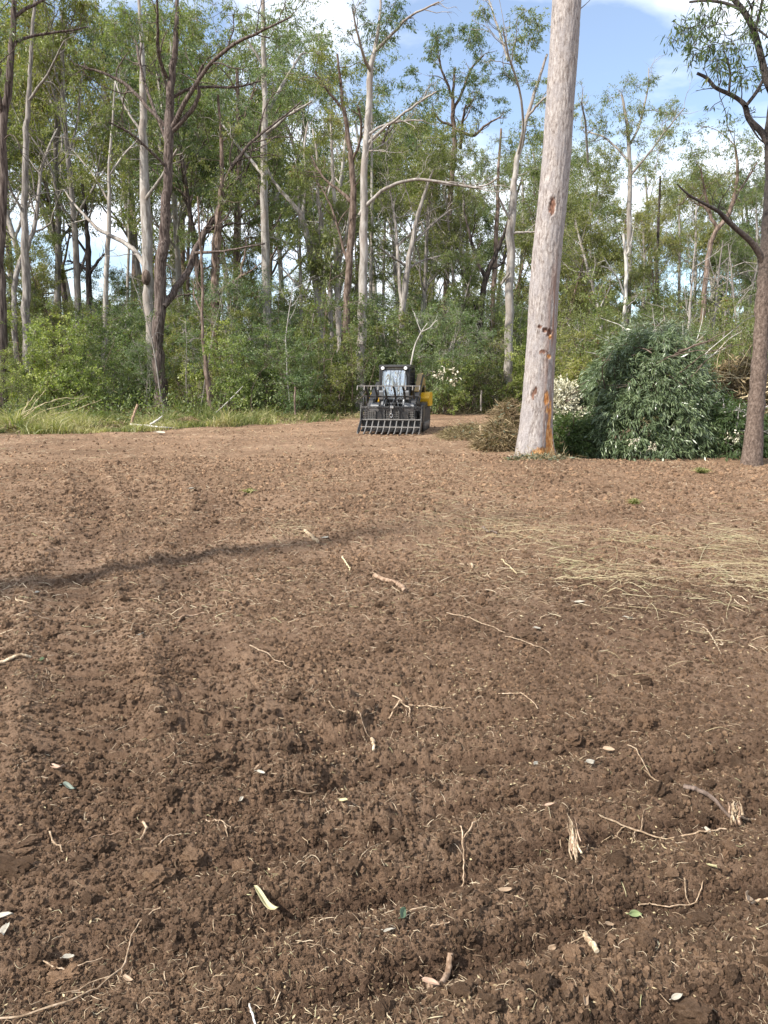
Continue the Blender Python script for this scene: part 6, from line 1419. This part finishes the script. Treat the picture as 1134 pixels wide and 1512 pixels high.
def leaf_thing(px, py, lpx, wpx, ang, col, label, m=None, curl=.5):
    g = G(px, py); dist = np.linalg.norm(g - [0, 0, CAM_H]); Ln, W = lpx * .85 * dist / F, wpx * .62 * dist / F
    t = np.linspace(0, 1, 9); s = np.linspace(-1, 1, 5); T_, S_ = np.meshgrid(t, s); wd = np.sin(np.clip(T_, .0, 1) ** .8 * math.pi) ** .7 * W * .5
    rng = np.random.default_rng(int(px * 3 + py)); X = (T_ - .5) * Ln; Yy = S_ * wd + .12 * Ln * np.sin(T_ * 3 - 1) * rng.normal(); Z = S_ ** 2 * wd * .9 + .10 * Ln * T_ * S_ * rng.normal() + curl * Ln * (T_ - .5) ** 2 + rng.normal(0, .0006, T_.shape)
    idx = np.arange(45).reshape(5, 9); f = np.stack([idx[:-1, :-1], idx[:-1, 1:], idx[1:, 1:], idx[1:, :-1]], -1).reshape(-1, 4)
    mt, nt, b = mat('fallen_leaf_skin'); v = mapping(nt, (1, 1, 1)); n = noise(nt, v, 70, 4, .6); nt.links.new(mixc(nt, n, tuple(c * .72 for c in col), tuple(min(1, c * 1.15) for c in col)), b.inputs['Base Color']); b.inputs['Roughness'].default_value = .55
    mb = MB(); mb.add(np.stack([X, Yy, Z], -1).reshape(-1, 3), f); mb.tube([(-Ln * .5, 0, .25 * curl * Ln), (-Ln * .68, 0.01 * Ln, .25 * curl * Ln)], W * .04 + .0006, 4)
    o = mb.build('fallen_leaf', mt); qx, qy = np.meshgrid(np.linspace(-Ln * .4, Ln * .4, 5), np.linspace(-Ln * .4, Ln * .4, 5)); o.location = (g[0], g[1], float(np.percentile(height(g[0] + qx.ravel(), g[1] + qy.ravel()), 80)) + .012 + W * .12); o.rotation_euler = (rng.normal() * .15 + .3, rng.normal() * .15, ang); sd = o.modifiers.new('thick', 'SOLIDIFY'); sd.thickness = .0006; tag(o, label, 'leaf')
WHT, YEL, PNK, TAN, BLU, GRN = (.38, .345, .28), (.40, .36, .20), (.36, .24, .17), (.30, .21, .135), (.17, .20, .16), (.22, .27, .12)
for a in ((497, 1240, 26, 15, .6, WHT, 'bright white leaf on the ridge in the lower centre'), (394, 1333, 44, 17, -.05, YEL, 'torn pale yellow leaf, widest on the soil'), (87, 1141, 30, 12, -.1, PNK, 'curled pink tan leaf beside a blue grey one'), (102, 1152, 22, 13, .1, BLU, 'blue grey leaf touching the pink tan one'),
          (385, 1146, 16, 8, -.3, WHT, 'small white leaf west of the root cluster'), (380, 1138, 12, 6, .3, TAN, 'small tan leaf above the small white one'), (56, 880, 12, 8, 1.2, WHT, 'small white leaf on the far west track'), (208, 944, 12, 7, .9, WHT, 'pale leaf chip on the smooth west soil'),
          (595, 1377, 20, 15, 1.0, (.07, .11, .06), 'dark green crumpled leaf scrap near the knobbly stick'), (938, 1337, 22, 14, .2, GRN, 'fresh green lobed leaf on the near soil'), (1047, 1220, 17, 7, -1.0, WHT, 'slim white leaf beside the bark chunk'), (1050, 1294, 18, 9, -1.3, YEL, 'bent cream leaf chip under the thin root'),
          (855, 920, 20, 7, -.2, WHT, 'white leaf on the dark soil patch'), (792, 951, 14, 8, .4, WHT, 'crumpled pale leaf by the orange clod'), (745, 1337, 22, 8, .1, TAN, 'narrow tan leaf in a furrow'), (812, 1213, 20, 8, -.15, PNK, 'pink chip leaf above the splintered wood'), (636, 1468, 28, 12, -.6, PNK, 'long pink leaf at the foot of the knobbly stick'),
          (898, 1123, 20, 12, -.5, TAN, 'larger tan leaf of the crumbly ridge'), (870, 1143, 16, 10, .4, WHT, 'pale leaf on the crumbly ridge'), (925, 945, 14, 6, 0, WHT, 'narrow white leaf near the east dark patch'), (1102, 1334, 20, 18, 1.2, TAN, 'broad tan dead leaf near the east edge'), (790, 1148, 12, 8, 1, WHT, 'small bright leaf beside the black hollow'),
          (357, 1178, 10, 8, .8, WHT, 'small pale chip leaf above the frayed root'), (452, 1182, 30, 10, .2, TAN, 'tan leaf pile edge east of the small chip leaf'), (508, 1200, 20, 8, -.8, YEL, 'yellowish leaf beside a clod near the centre'), (5, 1345, 30, 14, -.2, WHT, 'white torn leaf at the west edge near the bottom'), (10, 1372, 26, 14, -1.1, WHT, 'second white leaf hanging below the edge one'),
          (100, 1403, 16, 10, .5, WHT, 'white crumpled leaf above the long arching root'), (190, 1440, 20, 9, -.3, TAN, 'tan leaf by the arching root'), (575, 1403, 18, 8, 0, WHT, 'pale leaf at the foot of the green scrap'), (900, 1360, 16, 9, .3, TAN, 'tan leaf below the green lobed leaf'), (815, 1400, 14, 10, .6, TAN, 'golden chip beside the Y shaped twig'),
          (480, 800, 12, 6, .2, WHT, 'pale leaf near the short pale stick'), (283, 723, 10, 7, .3, WHT, 'bluish white scrap on the far soil'), (237, 641, 20, 10, -.4, WHT, 'white bark scrap below the fallen grey branch'), (62, 975, 10, 7, 1.0, GRN, 'green leaf near the west splintered stick'), (1000, 1460, 18, 10, .3, WHT, 'pale leaf above the corner clod'), (865, 1485, 22, 12, .8, TAN, 'tan leaf by the bottom edge')):
    leaf_thing(*a)
